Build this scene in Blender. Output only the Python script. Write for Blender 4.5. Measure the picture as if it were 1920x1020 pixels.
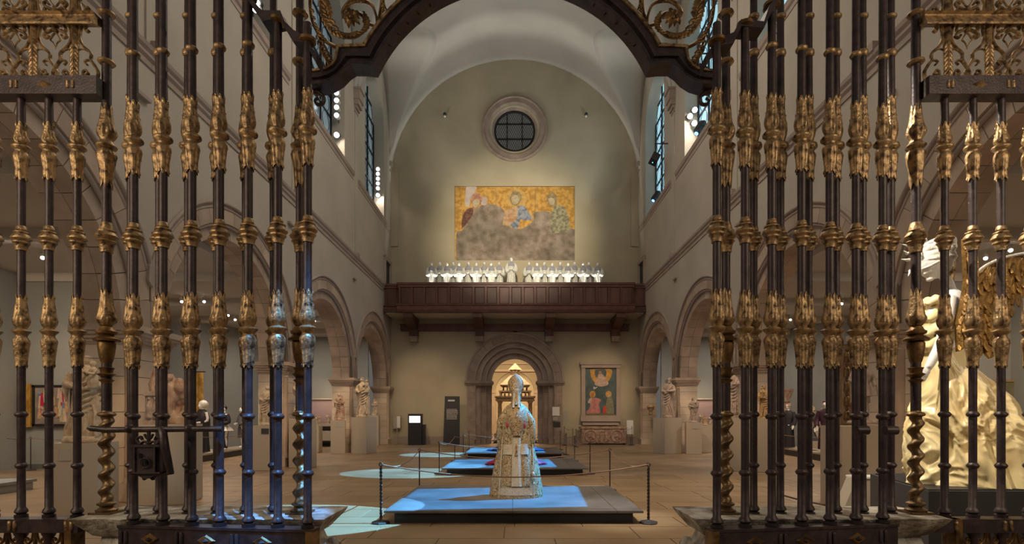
import bpy, bmesh, math, random
from mathutils import Vector, Matrix, noise
from math import sin, cos, pi, sqrt, atan2, asin
random.seed(7)
C = bpy.context.scene.collection
SC = bpy.context.scene
for o in list(bpy.data.objects):
    bpy.data.objects.remove(o)

# ---------------------------------------------------------------- camera, world, exposure
EYE = 1.69
cam_d = bpy.data.cameras.new('camera'); cam = bpy.data.objects.new('camera', cam_d); C.objects.link(cam)
cam.location = (0, 0, EYE); cam.rotation_euler = (pi/2, 0, 0)
cam_d.sensor_width = 36; cam_d.lens = 36*1000/1920
cam_d.shift_x = -5/1920; cam_d.shift_y = 271/1920
cam_d.clip_start = .05; cam_d.clip_end = 300
SC.camera = cam
w = bpy.data.worlds.new('world'); SC.world = w; w.use_nodes = True
w.node_tree.nodes['Background'].inputs[0].default_value = (.5, .46, .42, 1)
w.node_tree.nodes['Background'].inputs[1].default_value = .22
SC.view_settings.view_transform = 'Standard'; SC.view_settings.look = 'None'
SC.view_settings.gamma = 1; SC.view_settings.use_curve_mapping = False
SC.view_settings.exposure = 0.0
WARM = (1, .70, .42); SOFT = (1, .85, .70); CYAN = (.15, .53, 1.0); BLUE = (.005, .38, 1.0)

def area(loc, to, size, power, color, sy=None, spread=None):
    d = bpy.data.lights.new('area_light', 'AREA'); d.energy = power; d.color = color; d.size = size
    if sy: d.shape = 'RECTANGLE'; d.size_y = sy
    if spread: d.spread = spread
    o = bpy.data.objects.new('area_light', d); C.objects.link(o); o.location = loc
    o.rotation_euler = (Vector(to)-Vector(loc)).to_track_quat('-Z', 'Y').to_euler(); return o
def spot(loc, to, power, color=WARM, deg=40, blend=.6, r=.04):
    d = bpy.data.lights.new('spot_light', 'SPOT'); d.energy = power; d.color = color
    d.spot_size = math.radians(deg); d.spot_blend = blend; d.shadow_soft_size = r
    o = bpy.data.objects.new('spot_light', d); C.objects.link(o); o.location = loc
    o.rotation_euler = (Vector(to)-Vector(loc)).to_track_quat('-Z', 'Y').to_euler(); return o
# nave: added soft fill lights without fixtures (all above the top of the frame)
area((0, 7.5, 15.0), (0, 8.5, 0), 7, 150, SOFT)
area((0, 13, 17.0), (0, 14.5, 0), 7, 250, SOFT)
area((0, 18.4, 18.6), (0, 21, 0), 6, 480, SOFT)
# lamps on the window sills wash the vault
for s_ in (-1, 1):
    for y_ in (9, 15.5, 22.6, 29.6):
        spot((s_*7.4, y_, 13.9), (-s_*3.2, y_+1, 23.5), 620, (1, .92, .80) if s_ < 0 else (.86, .92, .92), 105, 1, .25)
# ---------------------------------------------------------------- materials
def mat(name, col, rough=.6, metal=0, col2=None, nscale=4, bump=0, bscale=30, rnd=0, coord='Object', detail=6, emit=None, estr=1, lo=.35, hi=.65, spec=.5, stretch=None, cloud=0):
    m = bpy.data.materials.new(name); m.use_nodes = True
    nt = m.node_tree; b = nt.nodes['Principled BSDF']; L = nt.links
    b.inputs['Base Color'].default_value = (*col, 1); b.inputs['Roughness'].default_value = rough
    b.inputs['Metallic'].default_value = metal; b.inputs['Specular IOR Level'].default_value = spec
    tc = nt.nodes.new('ShaderNodeTexCoord')
    if coord == 'World':
        g = nt.nodes.new('ShaderNodeNewGeometry'); vec = g.outputs['Position']
    else: vec = tc.outputs[coord]
    if stretch:
        mp = nt.nodes.new('ShaderNodeMapping'); mp.inputs['Scale'].default_value = stretch
        L.new(vec, mp.inputs['Vector']); vec = mp.outputs[0]
    out = None
    if col2:
        n = nt.nodes.new('ShaderNodeTexNoise'); n.inputs['Scale'].default_value = nscale; n.inputs['Detail'].default_value = detail
        L.new(vec, n.inputs['Vector'])
        r = nt.nodes.new('ShaderNodeValToRGB'); r.color_ramp.elements[0].position = lo; r.color_ramp.elements[1].position = hi
        r.color_ramp.elements[0].color = (*col, 1); r.color_ramp.elements[1].color = (*col2, 1)
        L.new(n.outputs['Fac'], r.inputs['Fac']); out = r.outputs[0]
    if cloud:
        n2 = nt.nodes.new('ShaderNodeTexNoise'); n2.inputs['Scale'].default_value = nscale*.22; n2.inputs['Detail'].default_value = 3
        L.new(vec, n2.inputs['Vector'])
        mr = nt.nodes.new('ShaderNodeMapRange'); mr.inputs[1].default_value = .3; mr.inputs[2].default_value = .7
        mr.inputs[3].default_value = 1-cloud; mr.inputs[4].default_value = 1+cloud
        L.new(n2.outputs['Fac'], mr.inputs[0])
        hs = nt.nodes.new('ShaderNodeHueSaturation'); hs.inputs['Color'].default_value = (*col, 1)
        L.new(mr.outputs[0], hs.inputs['Value'])
        if out: L.new(out, hs.inputs['Color'])
        out = hs.outputs[0]
    if rnd:
        oi = nt.nodes.new('ShaderNodeObjectInfo'); mr = nt.nodes.new('ShaderNodeMapRange')
        mr.inputs[3].default_value = 1-rnd; mr.inputs[4].default_value = 1+rnd
        L.new(oi.outputs['Random'], mr.inputs[0])
        hs = nt.nodes.new('ShaderNodeHueSaturation'); hs.inputs['Color'].default_value = (*col, 1)
        L.new(mr.outputs[0], hs.inputs['Value'])
        if out: L.new(out, hs.inputs['Color'])
        out = hs.outputs[0]
    if out: L.new(out, b.inputs['Base Color'])
    if bump:
        n = nt.nodes.new('ShaderNodeTexNoise'); n.inputs['Scale'].default_value = bscale; n.inputs['Detail'].default_value = 5
        L.new(vec, n.inputs['Vector'])
        bp = nt.nodes.new('ShaderNodeBump'); bp.inputs['Strength'].default_value = bump; bp.inputs['Distance'].default_value = .02
        L.new(n.outputs['Fac'], bp.inputs['Height']); L.new(bp.outputs[0], b.inputs['Normal'])
    if emit:
        b.inputs['Emission Color'].default_value = (*emit, 1); b.inputs['Emission Strength'].default_value = estr
    return m
M = {}
M['plaster'] = mat('plaster', (.40, .345, .235), .85, 0, (.46, .40, .28), .55, .25, 3, coord='World', cloud=.13)
M['plaster_side'] = mat('plaster_side', (.42, .37, .30), .85, 0, (.47, .42, .345), .6, .25, 3, coord='World', cloud=.08)
M['vault'] = mat('vault', (.46, .43, .385), .9, 0, (.52, .485, .43), .5, .2, 2, coord='World', cloud=.08)
M['stone'] = mat('stone', (.36, .265, .195), .8, 0, (.47, .36, .27), 1.5, .25, 20, rnd=.13, coord='World')
M['stone_pale'] = mat('stone_pale', (.50, .40, .30), .8, 0, (.60, .49, .38), 1.5, .25, 20, rnd=.10, coord='World')
M['stone_dark'] = mat('stone_dark', (.26, .195, .155), .8, 0, (.35, .27, .21), 2, .25, 20, rnd=.10, coord='World')
M['mortar'] = mat('mortar', (.17, .13, .10), .95)
M['mould'] = mat('moulding', (.33, .26, .215), .8, 0, (.39, .31, .26), 1.2, .15, 15, coord='World')
M['flag'] = mat('flagstone', (.285, .185, .098), .40, 0, (.375, .26, .148), 1.1, .15, 18, rnd=.10, coord='World', lo=.3, hi=.7, cloud=.15)
M['aisle'] = mat('aisle_wall', (.28, .285, .265), .85, 0, (.30, .305, .285), 1, 0, coord='World')
M['aisle_dark'] = mat('aisle_dark', (.11, .115, .112), .85)
M['aisle_ceil'] = mat('aisle_ceiling', (.50, .47, .42), .9)
M['iron'] = mat('iron', (.030, .020, .020), .42, .25, (.062, .040, .038), 14, .14, 60)
M['bronze'] = mat('bronze', (.13, .08, .045), .38, .75, (.28, .18, .08), 9, .3, 50)
M['gold'] = mat('gilding', (.44, .29, .14), .40, .62, (.085, .05, .028), 22, .3, 60, lo=.42, hi=.66)
M['gold_dark'] = mat('gilding_worn', (.27, .155, .055), .44, .7, (.07, .035, .016), 12, .18, 40, lo=.40, hi=.66)
M['marble'] = mat('weathered_marble', (.50, .47, .40), .65, 0, (.17, .13, .09), 7, .9, 28, lo=.38, hi=.62, coord='World')
M['wood'] = mat('dark_wood', (.075, .030, .022), .5, 0, (.115, .05, .034), 3, .1, 20, stretch=(1, 1, .2), rnd=.25)
M['wood_red'] = mat('red_wood', (.10, .035, .028), .5, 0, (.14, .055, .042), 3, .1, 20)
M['ped'] = mat('pedestal_paint', (.39, .325, .25), .7)
M['label'] = mat('label_card', (.75, .72, .66), .7)
M['label_g'] = mat('label_grey', (.36, .32, .27), .7)
M['black'] = mat('black', (.012, .012, .014), .5)
M['darkgrey'] = mat('dark_grey', (.035, .034, .036), .55)
M['plat'] = mat('platform_top', (.11, .10, .095), .45, 0, (.17, .155, .148), 2.2, .1, 8, coord='World', cloud=.2)
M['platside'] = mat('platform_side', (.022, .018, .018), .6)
M['limestone'] = mat('limestone', (.52, .42, .30), .8, 0, (.36, .27, .18), 9, .5, 40)
M['stone_red'] = mat('painted_stone', (.33, .17, .11), .75, 0, (.48, .36, .26), 6, .5, 30, stretch=(1, 1, .7))
M['carvewood'] = mat('carved_wood', (.27, .16, .075), .6, 0, (.42, .28, .13), 9, .4, 35)
M['porphyry'] = mat('grey_stone', (.40, .32, .27), .8, 0, (.27, .20, .165), 8, .5, 35)
M['white'] = mat('white_skin', (.82, .80, .78), .45)
M['robe_w'] = mat('white_robe', (.74, .74, .68), .5, 0, (.55, .55, .50), 14, .3, 30)
M['robe_g'] = mat('silver_collar', (.30, .30, .34), .5)
M['hair'] = mat('hair', (.03, .022, .02), .5)
M['hairgrey'] = mat('grey_cap', (.22, .20, .19), .5)
M['cloth_black'] = mat('black_cloth', (.018, .015, .018), .75)
M['cloth_purple'] = mat('purple_cloth', (.05, .014, .032), .6)
M['cloth_grey'] = mat('grey_cloth', (.08, .075, .08), .7)
M['satin'] = mat('cream_satin', (.82, .62, .30), .26, 0, (.86, .72, .40), 2.5, 0, 7, coord='World')
M['turban'] = mat('white_turban', (.80, .77, .70), .45, 0, (.62, .58, .50), 30, .5, 40)
M['feather'] = mat('bronze_feather', (.42, .24, .065), .42, .6, (.22, .11, .03), 20, .4, 60, rnd=.35)
M['rope'] = mat('rope', (.23, .12, .08), .7, 0, (.33, .19, .13), 60)
M['glow_w'] = mat('lamp_white', (1, 1, 1), .5, emit=(1, .93, .82), estr=14)
M['glow_c'] = mat('lamp_cool', (1, 1, 1), .5, emit=(.8, .93, 1), estr=6)
M['glow_b'] = mat('lens_blue', (.1, .2, 1), .3, emit=(.12, .3, 1), estr=5)
M['screen'] = mat('screen', (.5, .6, 1), .3, emit=(.80, .88, 1), estr=1.6)
M['red_cloth'] = mat('red_cloth', (.50, .012, .075), .5, 0, (.34, .01, .05), 5, .2, 20)
M['blue_cloth'] = mat('navy_cloth', (.02, .04, .16), .5, 0, (.04, .08, .25), 6, .2, 20)
M['purple_panel'] = mat('case_lining', (.34, .25, .26), .8)
M['glass_r'] = mat('window_daylight', (.2, .3, .35), .2, emit=(.34, .62, .74), estr=.95)
M['glass_l'] = mat('window_dusk', (.12, .15, .16), .2, emit=(.20, .27, .30), estr=.45)
M['glass_o'] = mat('window_dark', (.045, .045, .042), .25, emit=(.09, .085, .075), estr=.6)
M['exit'] = mat('exit_red', (.6, .05, .02), .5, emit=(.9, .10, .04), estr=.45)
M['signdark'] = mat('sign_dark', (.09, .02, .015), .5)

# ---------------------------------------------------------------- mesh builder
class MB:
    def __init__(s): s.v = []; s.f = []
    def add(s, vs, fs):
        n = len(s.v); s.v += [tuple(v) for v in vs]; s.f += [tuple(i+n for i in f) for f in fs]; return s
    def box(s, x0, x1, y0, y1, z0, z1):
        return s.add([(x, y, z) for x in (x0, x1) for y in (y0, y1) for z in (z0, z1)],
            [(0,1,3,2),(4,6,7,5),(0,4,5,1),(2,3,7,6),(0,2,6,4),(1,5,7,3)])
    def cbox(s, x, y, z, sx, sy, sz): return s.box(x-sx/2, x+sx/2, y-sy/2, y+sy/2, z, z+sz)
    def prism(s, poly, fn, t0, t1):
        # poly: list of 2D; fn(a,b,t)->xyz ; caps as ngons
        n = len(poly); vs = [fn(a, b, t0) for a, b in poly]+[fn(a, b, t1) for a, b in poly]
        return s.add(vs, [tuple(range(n))[::-1], tuple(range(n, 2*n))]+[(i, (i+1) % n, n+(i+1) % n, n+i) for i in range(n)])
    def grid(s, rows, closed=True, caps=True):
        m = len(rows[0]); vs = [p for r in rows for p in r]; fs = []
        for i in range(len(rows)-1):
            for j in range(m if closed else m-1):
                k = (j+1) % m; fs.append((i*m+j, i*m+k, (i+1)*m+k, (i+1)*m+j))
        if caps and closed:
            fs.append(tuple(range(m))[::-1]); fs.append(tuple((len(rows)-1)*m+j for j in range(m)))
        return s.add(vs, fs)
    def lathe(s, prof, seg=20, cx=0, cy=0):
        # prof rows: (z, r[, lobe amplitude, lobe count, zig])
        rows = []
        for p in prof:
            z, r = p[0], p[1]; a = p[2] if len(p) > 2 else 0; k = p[3] if len(p) > 3 else 6; g = p[4] if len(p) > 4 else 0
            f_ = lambda t: 2*abs(cos(k*t/2))-1
            rows.append([(cx+r*(1+a*f_(t))*cos(t), cy+r*(1+a*f_(t))*sin(t), z+g*f_(t)) for t in [2*pi*j/seg for j in range(seg)]])
        return s.grid(rows)
    def tube(s, pts, r, seg=8, flat=1.0):
        # r number or list; parallel-transported ring sweep
        pts = [Vector(p) for p in pts]; n = len(pts)
        rr = r if isinstance(r, (list, tuple)) else [r]*n
        T = []
        for i in range(n):
            t = pts[min(i+1, n-1)]-pts[max(i-1, 0)]
            T.append(t.normalized() if t.length > 1e-9 else Vector((0, 0, 1)))
        up = Vector((0, 1, 0)) if abs(T[0].y) < .9 else Vector((1, 0, 0))
        nrm = (up-T[0]*up.dot(T[0])).normalized(); rows = []
        for i in range(n):
            nrm = (nrm-T[i]*nrm.dot(T[i]))
            nrm = nrm.normalized() if nrm.length > 1e-6 else T[i].orthogonal().normalized()
            b = T[i].cross(nrm)
            rows.append([pts[i]+(nrm*cos(a)*flat+b*sin(a))*rr[i] for a in [2*pi*j/seg for j in range(seg)]])
        return s.grid(rows)
    def ell(s, c, r, seg=12, rings=8, f=None):
        rows = []
        for i in range(rings+1):
            ph = -pi/2+pi*i/rings; q = max(cos(ph), .02)
            row = []
            for j in range(seg):
                t = 2*pi*j/seg; d = Vector((q*cos(t), q*sin(t), sin(ph)))
                k = f(d) if f else 1
                row.append((c[0]+d.x*r[0]*k, c[1]+d.y*r[1]*k, c[2]+d.z*r[2]*k))
            rows.append(row)
        return s.grid(rows)
    def loft(s, secs, seg=28, fold=7, ph=0, rng=0):
        # secs: (z, cx, cy, rx, ry, foldamp)
        rows = []
        for q in secs:
            z, cx, cy, rx, ry = q[:5]; a = q[5] if len(q) > 5 else 0
            row = []
            for j in range(seg):
                t = 2*pi*j/seg
                k = 1+a*(sin(fold*t+ph+z*.8)+.5*sin((fold*1.7//1)*t+2*ph+1.3*z)+.5*noise.noise(Vector((3*cos(t)+rng, 3*sin(t), z*2.2+rng))))
                row.append((cx+rx*k*cos(t), cy+ry*k*sin(t), z))
            rows.append(row)
        return s.grid(rows)
    def xf(s, mtx):
        s.v = [tuple(mtx @ Vector(v)) for v in s.v]; return s
    def join(s, o, mtx=None):
        return s.add([(mtx @ Vector(v)) if mtx else v for v in o.v], o.f)
    def mesh(s, name, m, smooth=None):
        me = bpy.data.meshes.new(name); me.from_pydata(s.v, [], s.f)
        bm = bmesh.new(); bm.from_mesh(me); bmesh.ops.recalc_face_normals(bm, faces=bm.faces); bm.to_mesh(me); bm.free()
        if m is not None: me.materials.append(m if not isinstance(m, str) else M[m])
        if smooth:
            me.polygons.foreach_set('use_smooth', [True]*len(me.polygons))
            me.set_sharp_from_angle(angle=math.radians(smooth))
        me.update(); return me
WL = {}
def link(name, me, parent=None, loc=(0, 0, 0), scale=None, rot=None, local=False):
    o = bpy.data.objects.new(name, me); C.objects.link(o); loc = Vector(loc)
    if parent is not None:
        o.parent = parent
        o.location = loc if local else loc-WL[parent.name]
    else: o.location = loc
    WL[o.name] = loc.copy() if not local else (WL.get(parent.name, Vector())+loc if parent else loc)
    if scale: o.scale = scale
    if rot: o.rotation_euler = rot
    return o
def part(name, mb, m, parent=None, smooth=None, loc=(0, 0, 0), local=False, rot=None):
    """world-coordinate builder: vertices are given relative to loc"""
    return link(name, mb.mesh(name, m, smooth), parent, loc, None, rot, local)
def tag(o, label=None, cat=None, group=None, kind=None):
    if label: o['label'] = label
    if cat: o['category'] = cat
    if group: o['group'] = group
    if kind: o['kind'] = kind
    return o
def thing(name, loc, label, cat, group=None, rz=0):
    o = link(name, None, None, loc); o.rotation_euler.z = rz; o.empty_display_size = .1
    return tag(o, label, cat, group)
def struct(o): o['kind'] = 'structure'; return o
def P(px, py, Y): return Vector(((px-965)/1000*Y, Y, EYE-(py-781)/1000*Y))
def dup(o, parent=None):
    c = o.copy(); C.objects.link(c)
    if parent is not None: c.parent = parent
    WL[c.name] = WL.get(o.name, Vector()).copy()
    for ch in list(o.children): dup(ch, c)
    return c
def bez(pts, n=6):
    """Catmull-Rom through points"""
    P_ = [Vector(p) for p in pts]; out = []
    for i in range(len(P_)-1):
        a = P_[max(i-1, 0)]; b = P_[i]; c = P_[i+1]; d = P_[min(i+2, len(P_)-1)]
        for k in range(n):
            t = k/n; out.append(.5*((2*b)+(c-a)*t+(2*a-5*b+4*c-d)*t*t+(3*b-a-3*c+d)*t**3))
    out.append(P_[-1]); return out

# ================================================================ ARCHITECTURE
HX = 7.65; TH = .92; ZS = 3.5; RO = 3.86; RI = 3.0; RM = 3.37
ACY = [7.55, 14.85, 22.05, 29.25]; PIER = [3.9, 11.2, 18.45, 25.65, 32.9]
YB = 33.0; ZTOP = 16.1; LZ = 17.3
WINY = ACY; WHW = 1.95; WSILL = 13.25; WSPR = 18.35

def curve_fill(name, loops, thick, m, tomat):
    cu = bpy.data.curves.new(name, 'CURVE'); cu.dimensions = '2D'; cu.fill_mode = 'BOTH'; cu.extrude = thick/2
    for lp in loops:
        sp = cu.splines.new('POLY'); sp.points.add(len(lp)-1); sp.use_cyclic_u = True
        for i, (a, b) in enumerate(lp): sp.points[i].co = (a, b, 0, 1)
    t = bpy.data.objects.new('t', cu); C.objects.link(t)
    dg = bpy.context.evaluated_depsgraph_get(); me = bpy.data.meshes.new_from_object(t.evaluated_get(dg))
    bpy.data.objects.remove(t); me.transform(tomat); me.name = name
    me.materials.clear(); me.materials.append(M[m]); return me
def arc(cx, cz, r, a0, a1, n): return [(cx+r*cos(a0+(a1-a0)*i/n), cz+r*sin(a0+(a1-a0)*i/n)) for i in range(n+1)]

# side walls -------------------------------------------------------
WALL = {}
YN = 3.9
for sd, nm in ((-1, 'wall_left'), (1, 'wall_right')):
    # outline in (Y, Z)
    lp = [(YB+.2, 22.9), (YN, 22.9), (YN, ZS)]
    for c in ACY:
        a0 = asin(1.28/RO)
        lp += arc(c, ZS, RO-.02, pi-a0, a0, 28)
    lp += [(YB+.2, ZS)]
    loops = [lp]
    for c in WINY:
        loops.append([(c-WHW, WSILL), (c-WHW, WSPR)]+arc(c, WSPR, WHW, pi, 0, 16)[1:]+[(c+WHW, WSILL)])
    # 2D x->Y, y->Z, z->X
    mt = Matrix(((0, 0, 1, sd*(HX+TH/2)), (1, 0, 0, 0), (0, 1, 0, 0), (0, 0, 0, 1)))
    me = curve_fill(nm, loops, TH, 'plaster_side', mt)
    W = struct(link(nm, me)); WALL[sd] = W
    # piers
    for k, yc in enumerate(PIER):
        y0, y1 = yc-.63, yc+.63
        if k == 4: y1 = YB-.02
        if k == 0: y0 = YN-.3
        X = lambda a: sd*a
        mb = MB().box(min(X(HX+.12), X(HX+TH-.05)), max(X(HX+.12), X(HX+TH-.05)), y0+.03, y1-.03, 0, ZS)
        mb.box(min(X(HX+.05), X(HX+.3)), max(X(HX+.05), X(HX+.3)), y0+.16, y1-.16, 0, 4.75)
        part('mortar_core', mb, 'mortar', W)
        z = .36; ch = (3.2-.36)/8
        def blk(x0, x1, ya, yb, za, zb):
            g = .005; xa, xb = sorted((X(x0), X(x1))); b = MB().box(xa, xb, ya+g, yb-g, za+g, zb-g)
            part('ashlar_stone', b, 'stone_pale' if (yc > 5) else 'stone', W)
        # plinth course
        blk(HX+.0, HX+TH+.03, y0-.05, y1+.05 if k < 4 else y1, 0, .36)
        for i in range(8):
            za = z+i*ch; zb = za+ch
            if i % 2: blk(HX+.10, HX+TH, y0, (y0+y1)/2, za, zb); blk(HX+.10, HX+TH, (y0+y1)/2, y1, za, zb)
            else: blk(HX+.10, HX+.5, y0, y1, za, zb); blk(HX+.5, HX+TH, y0, y1, za, zb)
            blk(HX+.02, HX+.10, y0+.22, y1-.22, za, zb)
        # corner shafts
        for ys in ([y0+.10, y1-.10] if 0 < k < 4 else ([y0+.10] if k == 4 else [y1-.10])):
            part('corner_shaft', MB().lathe([(.30, .13), (.38, .13), (.42, .105), (.48, .085), (3.0, .085), (3.03, .105), (3.06, .09), (3.22, .15)], 14, X(HX+.06), ys), 'stone', W, 40)
        # impost
        mb = MB()
        for (za, zb, e) in ((3.13, 3.17, .03), (3.17, 3.24, .06), (3.24, 3.31, .11), (3.31, 3.38, .16), (3.38, 3.50, .20)):
            xa, xb = sorted((X(HX-e+.02), X(HX+TH+e*.6)))
            mb.box(xa, xb, y0-e, y1+e if k < 4 else y1, za, zb)
        part('impost', mb, 'stone', W)
        # stones between the arches up to the V
        zz = 3.52
        part('springer_stone', MB().box(*sorted((X(HX+.02), X(HX+.4))), yc-.28, yc+.28, 3.5, 4.1), 'stone', W)
    # arches
    for c in ACY:
        mt = Matrix(((0, 0, 1, 0), (1, 0, 0, 0), (0, 1, 0, 0), (0, 0, 0, 1)))
        def ring(r0, r1, a0, a1, xa, xb, n=2, clampw=None):
            pts = [(c+r*cos(a), ZS+r*sin(a)) for r, sq in ((r0, 1), (r1, -1)) for a in [a0+(a1-a0)*i/n for i in range(n+1)][::sq]]
            if clampw: pts = [(max(c-clampw, min(c+clampw, p[0])), p[1]) for p in pts]
            return MB().prism(pts, lambda u, v, t: (sd*t, u, v), xa, xb)
        b = MB()
        for i in range(24):
            b.join(ring(RI+.03, RO-.01, pi*i/24, pi*(i+1)/24, HX+.16, HX+TH-.04, 1, 3.6))
        part('mortar_ring', b, 'mortar', W)
        N = 19; g = .0018
        for i in range(N):
            a0, a1 = pi*i/N+g, pi*(i+1)/N-g
            part('voussoir', ring(RM+.01, RO, a0, a1, HX+.005, HX+TH*.5, 2, 3.62), 'stone', W)
            part('voussoir', ring(RI, RM, a0+.5*g, a1-.5*g, HX+.13, HX+.50, 2), 'stone', W)
            part('voussoir', ring(RI, RM+.2, a0+pi/N*.0, a1, HX+.51, HX+TH, 2), 'stone', W)
        # roll and hood mouldings
        part('arch_roll', MB().tube([(sd*(HX+.09), c+(RM-.03)*cos(a), ZS+(RM-.03)*sin(a)) for a in [pi*i/40 for i in range(41)]], .055, 8), 'mould', W, 50)
        a0 = asin(1.30/(RO+.04))
        for rr, xx in ((RO+.02, .045), (RO-.10, .02)):
            part('hood_mould', MB().tube([(sd*(HX-xx+.03), c+rr*cos(a), ZS+rr*sin(a)) for a in [a0+(pi-2*a0)*i/40 for i in range(41)]], .05 if xx > .03 else .03, 8), 'mould', W, 50)
    for k, yc in enumerate(PIER[1:4]):
        mb = MB()
        mb.prism([(yc-.13, 4.52), (yc, 4.40), (yc+.13, 4.52), (yc+.10, 4.85), (yc, 4.98), (yc-.10, 4.85)], lambda u, v, t: (sd*t, u, v), HX-.06, HX+.04)
        part('hood_stop', mb, 'mould', W)
    # string course and sill course, strips, corbels
    def run(prof, y0, y1, name='string_course', m='mould'):
        xs = [(sd*(HX-e), z) for e, z in prof]
        part(name, MB().add([(x, y0, z) for x, z in xs]+[(x, y1, z) for x, z in xs],
            [(i, i+1, len(xs)+i+1, len(xs)+i) for i in range(len(xs)-1)]+[tuple(range(len(xs)))[::-1], tuple(range(len(xs), 2*len(xs)))]), m, W)
    sc = [(-.05, 8.98), (.03, 8.98), (.03, 9.10), (.08, 9.16), (.08, 9.22), (.13, 9.28), (.15, 9.36), (-.05, 9.38)]
    segs = [YN]+[y for y in PIER[1:4]]+[31.0]
    for a, b in zip(segs[:-1], segs[1:]): run(sc, a+.004, b-.004)
    for yc in PIER[1:4]:
        part('wall_strip', MB().box(*sorted((sd*(HX-.035), sd*(HX+.02))), yc-.17, yc+.17, 9.38, 16.3), 'plaster_side', W)
        mb = MB()
        for i, (e, za, zb) in enumerate(((.06, 16.25, 16.4), (.14, 16.4, 16.55), (.24, 16.55, 16.8), (.30, 16.8, 17.25), (.36, 17.25, 17.35))):
            mb.box(*sorted((sd*(HX-e), sd*(HX+.02))), yc-.22-e*.35, yc+.22+e*.35, za, zb)
        part('corbel', mb, 'mould', W)
        part('wall_bracket', MB().box(*sorted((sd*(HX-.10), sd*(HX+.02))), yc-.5, yc-.1, 8.20, 8.27).box(*sorted((sd*(HX-.17), sd*(HX-.02))), yc-.05, yc+.16, 9.36, 9.55), 'mould', W)
    e = .22
    mb = MB(); mb.box(*sorted((sd*(HX-.15), sd*(HX+.02))), YB-.45, YB, 17.0, 17.3); mb.box(*sorted((sd*(HX-.08), sd*(HX+.02))), YB-.4, YB, 16.7, 17.0)
    part('corbel', mb, 'mould', W)
    for c in WINY:
        ss = [(-.05, WSILL-.35), (.02, WSILL-.35), (.02, WSILL-.22), (.07, WSILL-.16), (.10, WSILL-.02), (-.05, WSILL)]
        run(ss, c-3.2 if c > 8 else YN, c+3.2, 'sill_course')
    # end door onto the balcony
    d = struct(link('door_2' if sd < 0 else 'door_3', None, None, (sd*HX, 31.9, 9.36)))
    mb = MB()
    for ya, yb, za, zb in ((31.15, 31.32, 8.2, 10.9), (32.48, 32.65, 8.2, 10.9), (31.1, 32.7, 10.9, 11.05), (31.02, 32.78, 11.05, 11.15)):
        mb.box(*sorted((sd*(HX-.12), sd*(HX+.03))), ya, yb, za, zb)
    part('door_frame', mb, 'mould', d)
    part('door_leaf', MB().box(*sorted((sd*(HX-.02), sd*(HX+.03))), 31.32, 32.48, 8.2, 10.9), 'black', d)
    part('door_handle', MB().ell((sd*(HX-.05), 31.5, 9.6), (.04, .05, .05)), 'bronze', d, 60)

# windows ----------------------------------------------------------
wn = 0
for sd in (-1, 1):
    for c in WINY:
        wn += 1
        W = struct(link('window_%d' % wn, None, None, (sd*8.3, c, WSILL)))
        gl = [(c-WHW, WSILL), (c-WHW, WSPR)]+arc(c, WSPR, WHW, pi, 0, 16)[1:]+[(c+WHW, WSILL)]
        fn = lambda u, v, t: (sd*t, u, v)
        part('glass', MB().prism(gl, fn, 8.30, 8.33), 'glass_r' if sd > 0 else 'glass_l', W)
        mb = MB()
        for u in [c-WHW+.03, c-.65, c+.65, c+WHW-.03]:
            zt = WSPR+sqrt(max(WHW**2-(u-c)**2, 0))
            mb.box(*sorted((sd*8.22, sd*8.3)), u-.035, u+.035, WSILL, max(zt, WSPR))
        for i in range(8):
            z = WSILL+.05+i*.9; hw = WHW if z < WSPR else sqrt(max(WHW**2-(z-WSPR)**2, 0))
            mb.box(*sorted((sd*8.23, sd*8.3)), c-hw, c+hw, z-.028, z+.028)
        part('glazing_bars', mb, 'black', W)
        mb = MB()
        for i in range(7):
            for u in (c-1.3, c, c+1.3):
                z = WSILL+.5+i*.9
                if z+.4 < WSPR+1.2: mb.tube([(sd*8.27, u+.42*cos(a), z+.40*sin(a)) for a in [2*pi*q/14 for q in range(15)]], .014, 4)
        tag(part('lead_cames', mb, 'black', W), kind='stuff')
        # sky outside is the world; an unseen panel behind the glass blocks its light
        part('backing', MB().prism(gl, fn, 8.40, 8.45), 'aisle_dark', W)

# ceiling ----------------------------------------------------------
mb = MB(); ny = 180; nt = 40
ys = sorted(set([YN+(YB-YN)*i/ny for i in range(ny+1)]+[c+s*3.3 for c in ACY for s in (-1, 1) if YN < c+s*3.3 < YB]))
def lun(y):
    for c in ACY:
        if abs(y-c) <= 3.3+1e-6: return LZ+5.1*sqrt(max(0, 1-((y-c)/3.3)**2))
    return None
rows = []; Ls = []; Rs = []
for y in ys:
    z = lun(y); th = asin(min(1, max(0, ((z or ZTOP)-ZTOP)/HX))) if z else 0
    rows.append([(HX*cos(th+(pi-2*th)*j/nt), y, ZTOP+HX*sin(th+(pi-2*th)*j/nt)) for j in range(nt+1)])
mb.grid(rows, closed=False)
for sd in (-1, 1):
    for c in ACY:
        rr = []
        for y in [q for q in ys if abs(q-c) <= 3.3+1e-6]:
            z = lun(y); xb = HX*cos(asin(min(1, (z-ZTOP)/HX)))
            rr.append([(sd*(xb+(HX+.02-xb)*k/6), y, z) for k in range(7)])
        mb.grid(rr, closed=False)
ce = struct(part('ceiling', mb, 'vault', None, 35))
so = ce.modifiers.new('s', 'SOLIDIFY'); so.thickness = .25; so.offset = 1
rc = MB().box(-9.2, 9.2, YN-.3, YB+.6, 24.2, 24.4)
part('roof_slab', rc, 'aisle_dark', ce)

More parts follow.
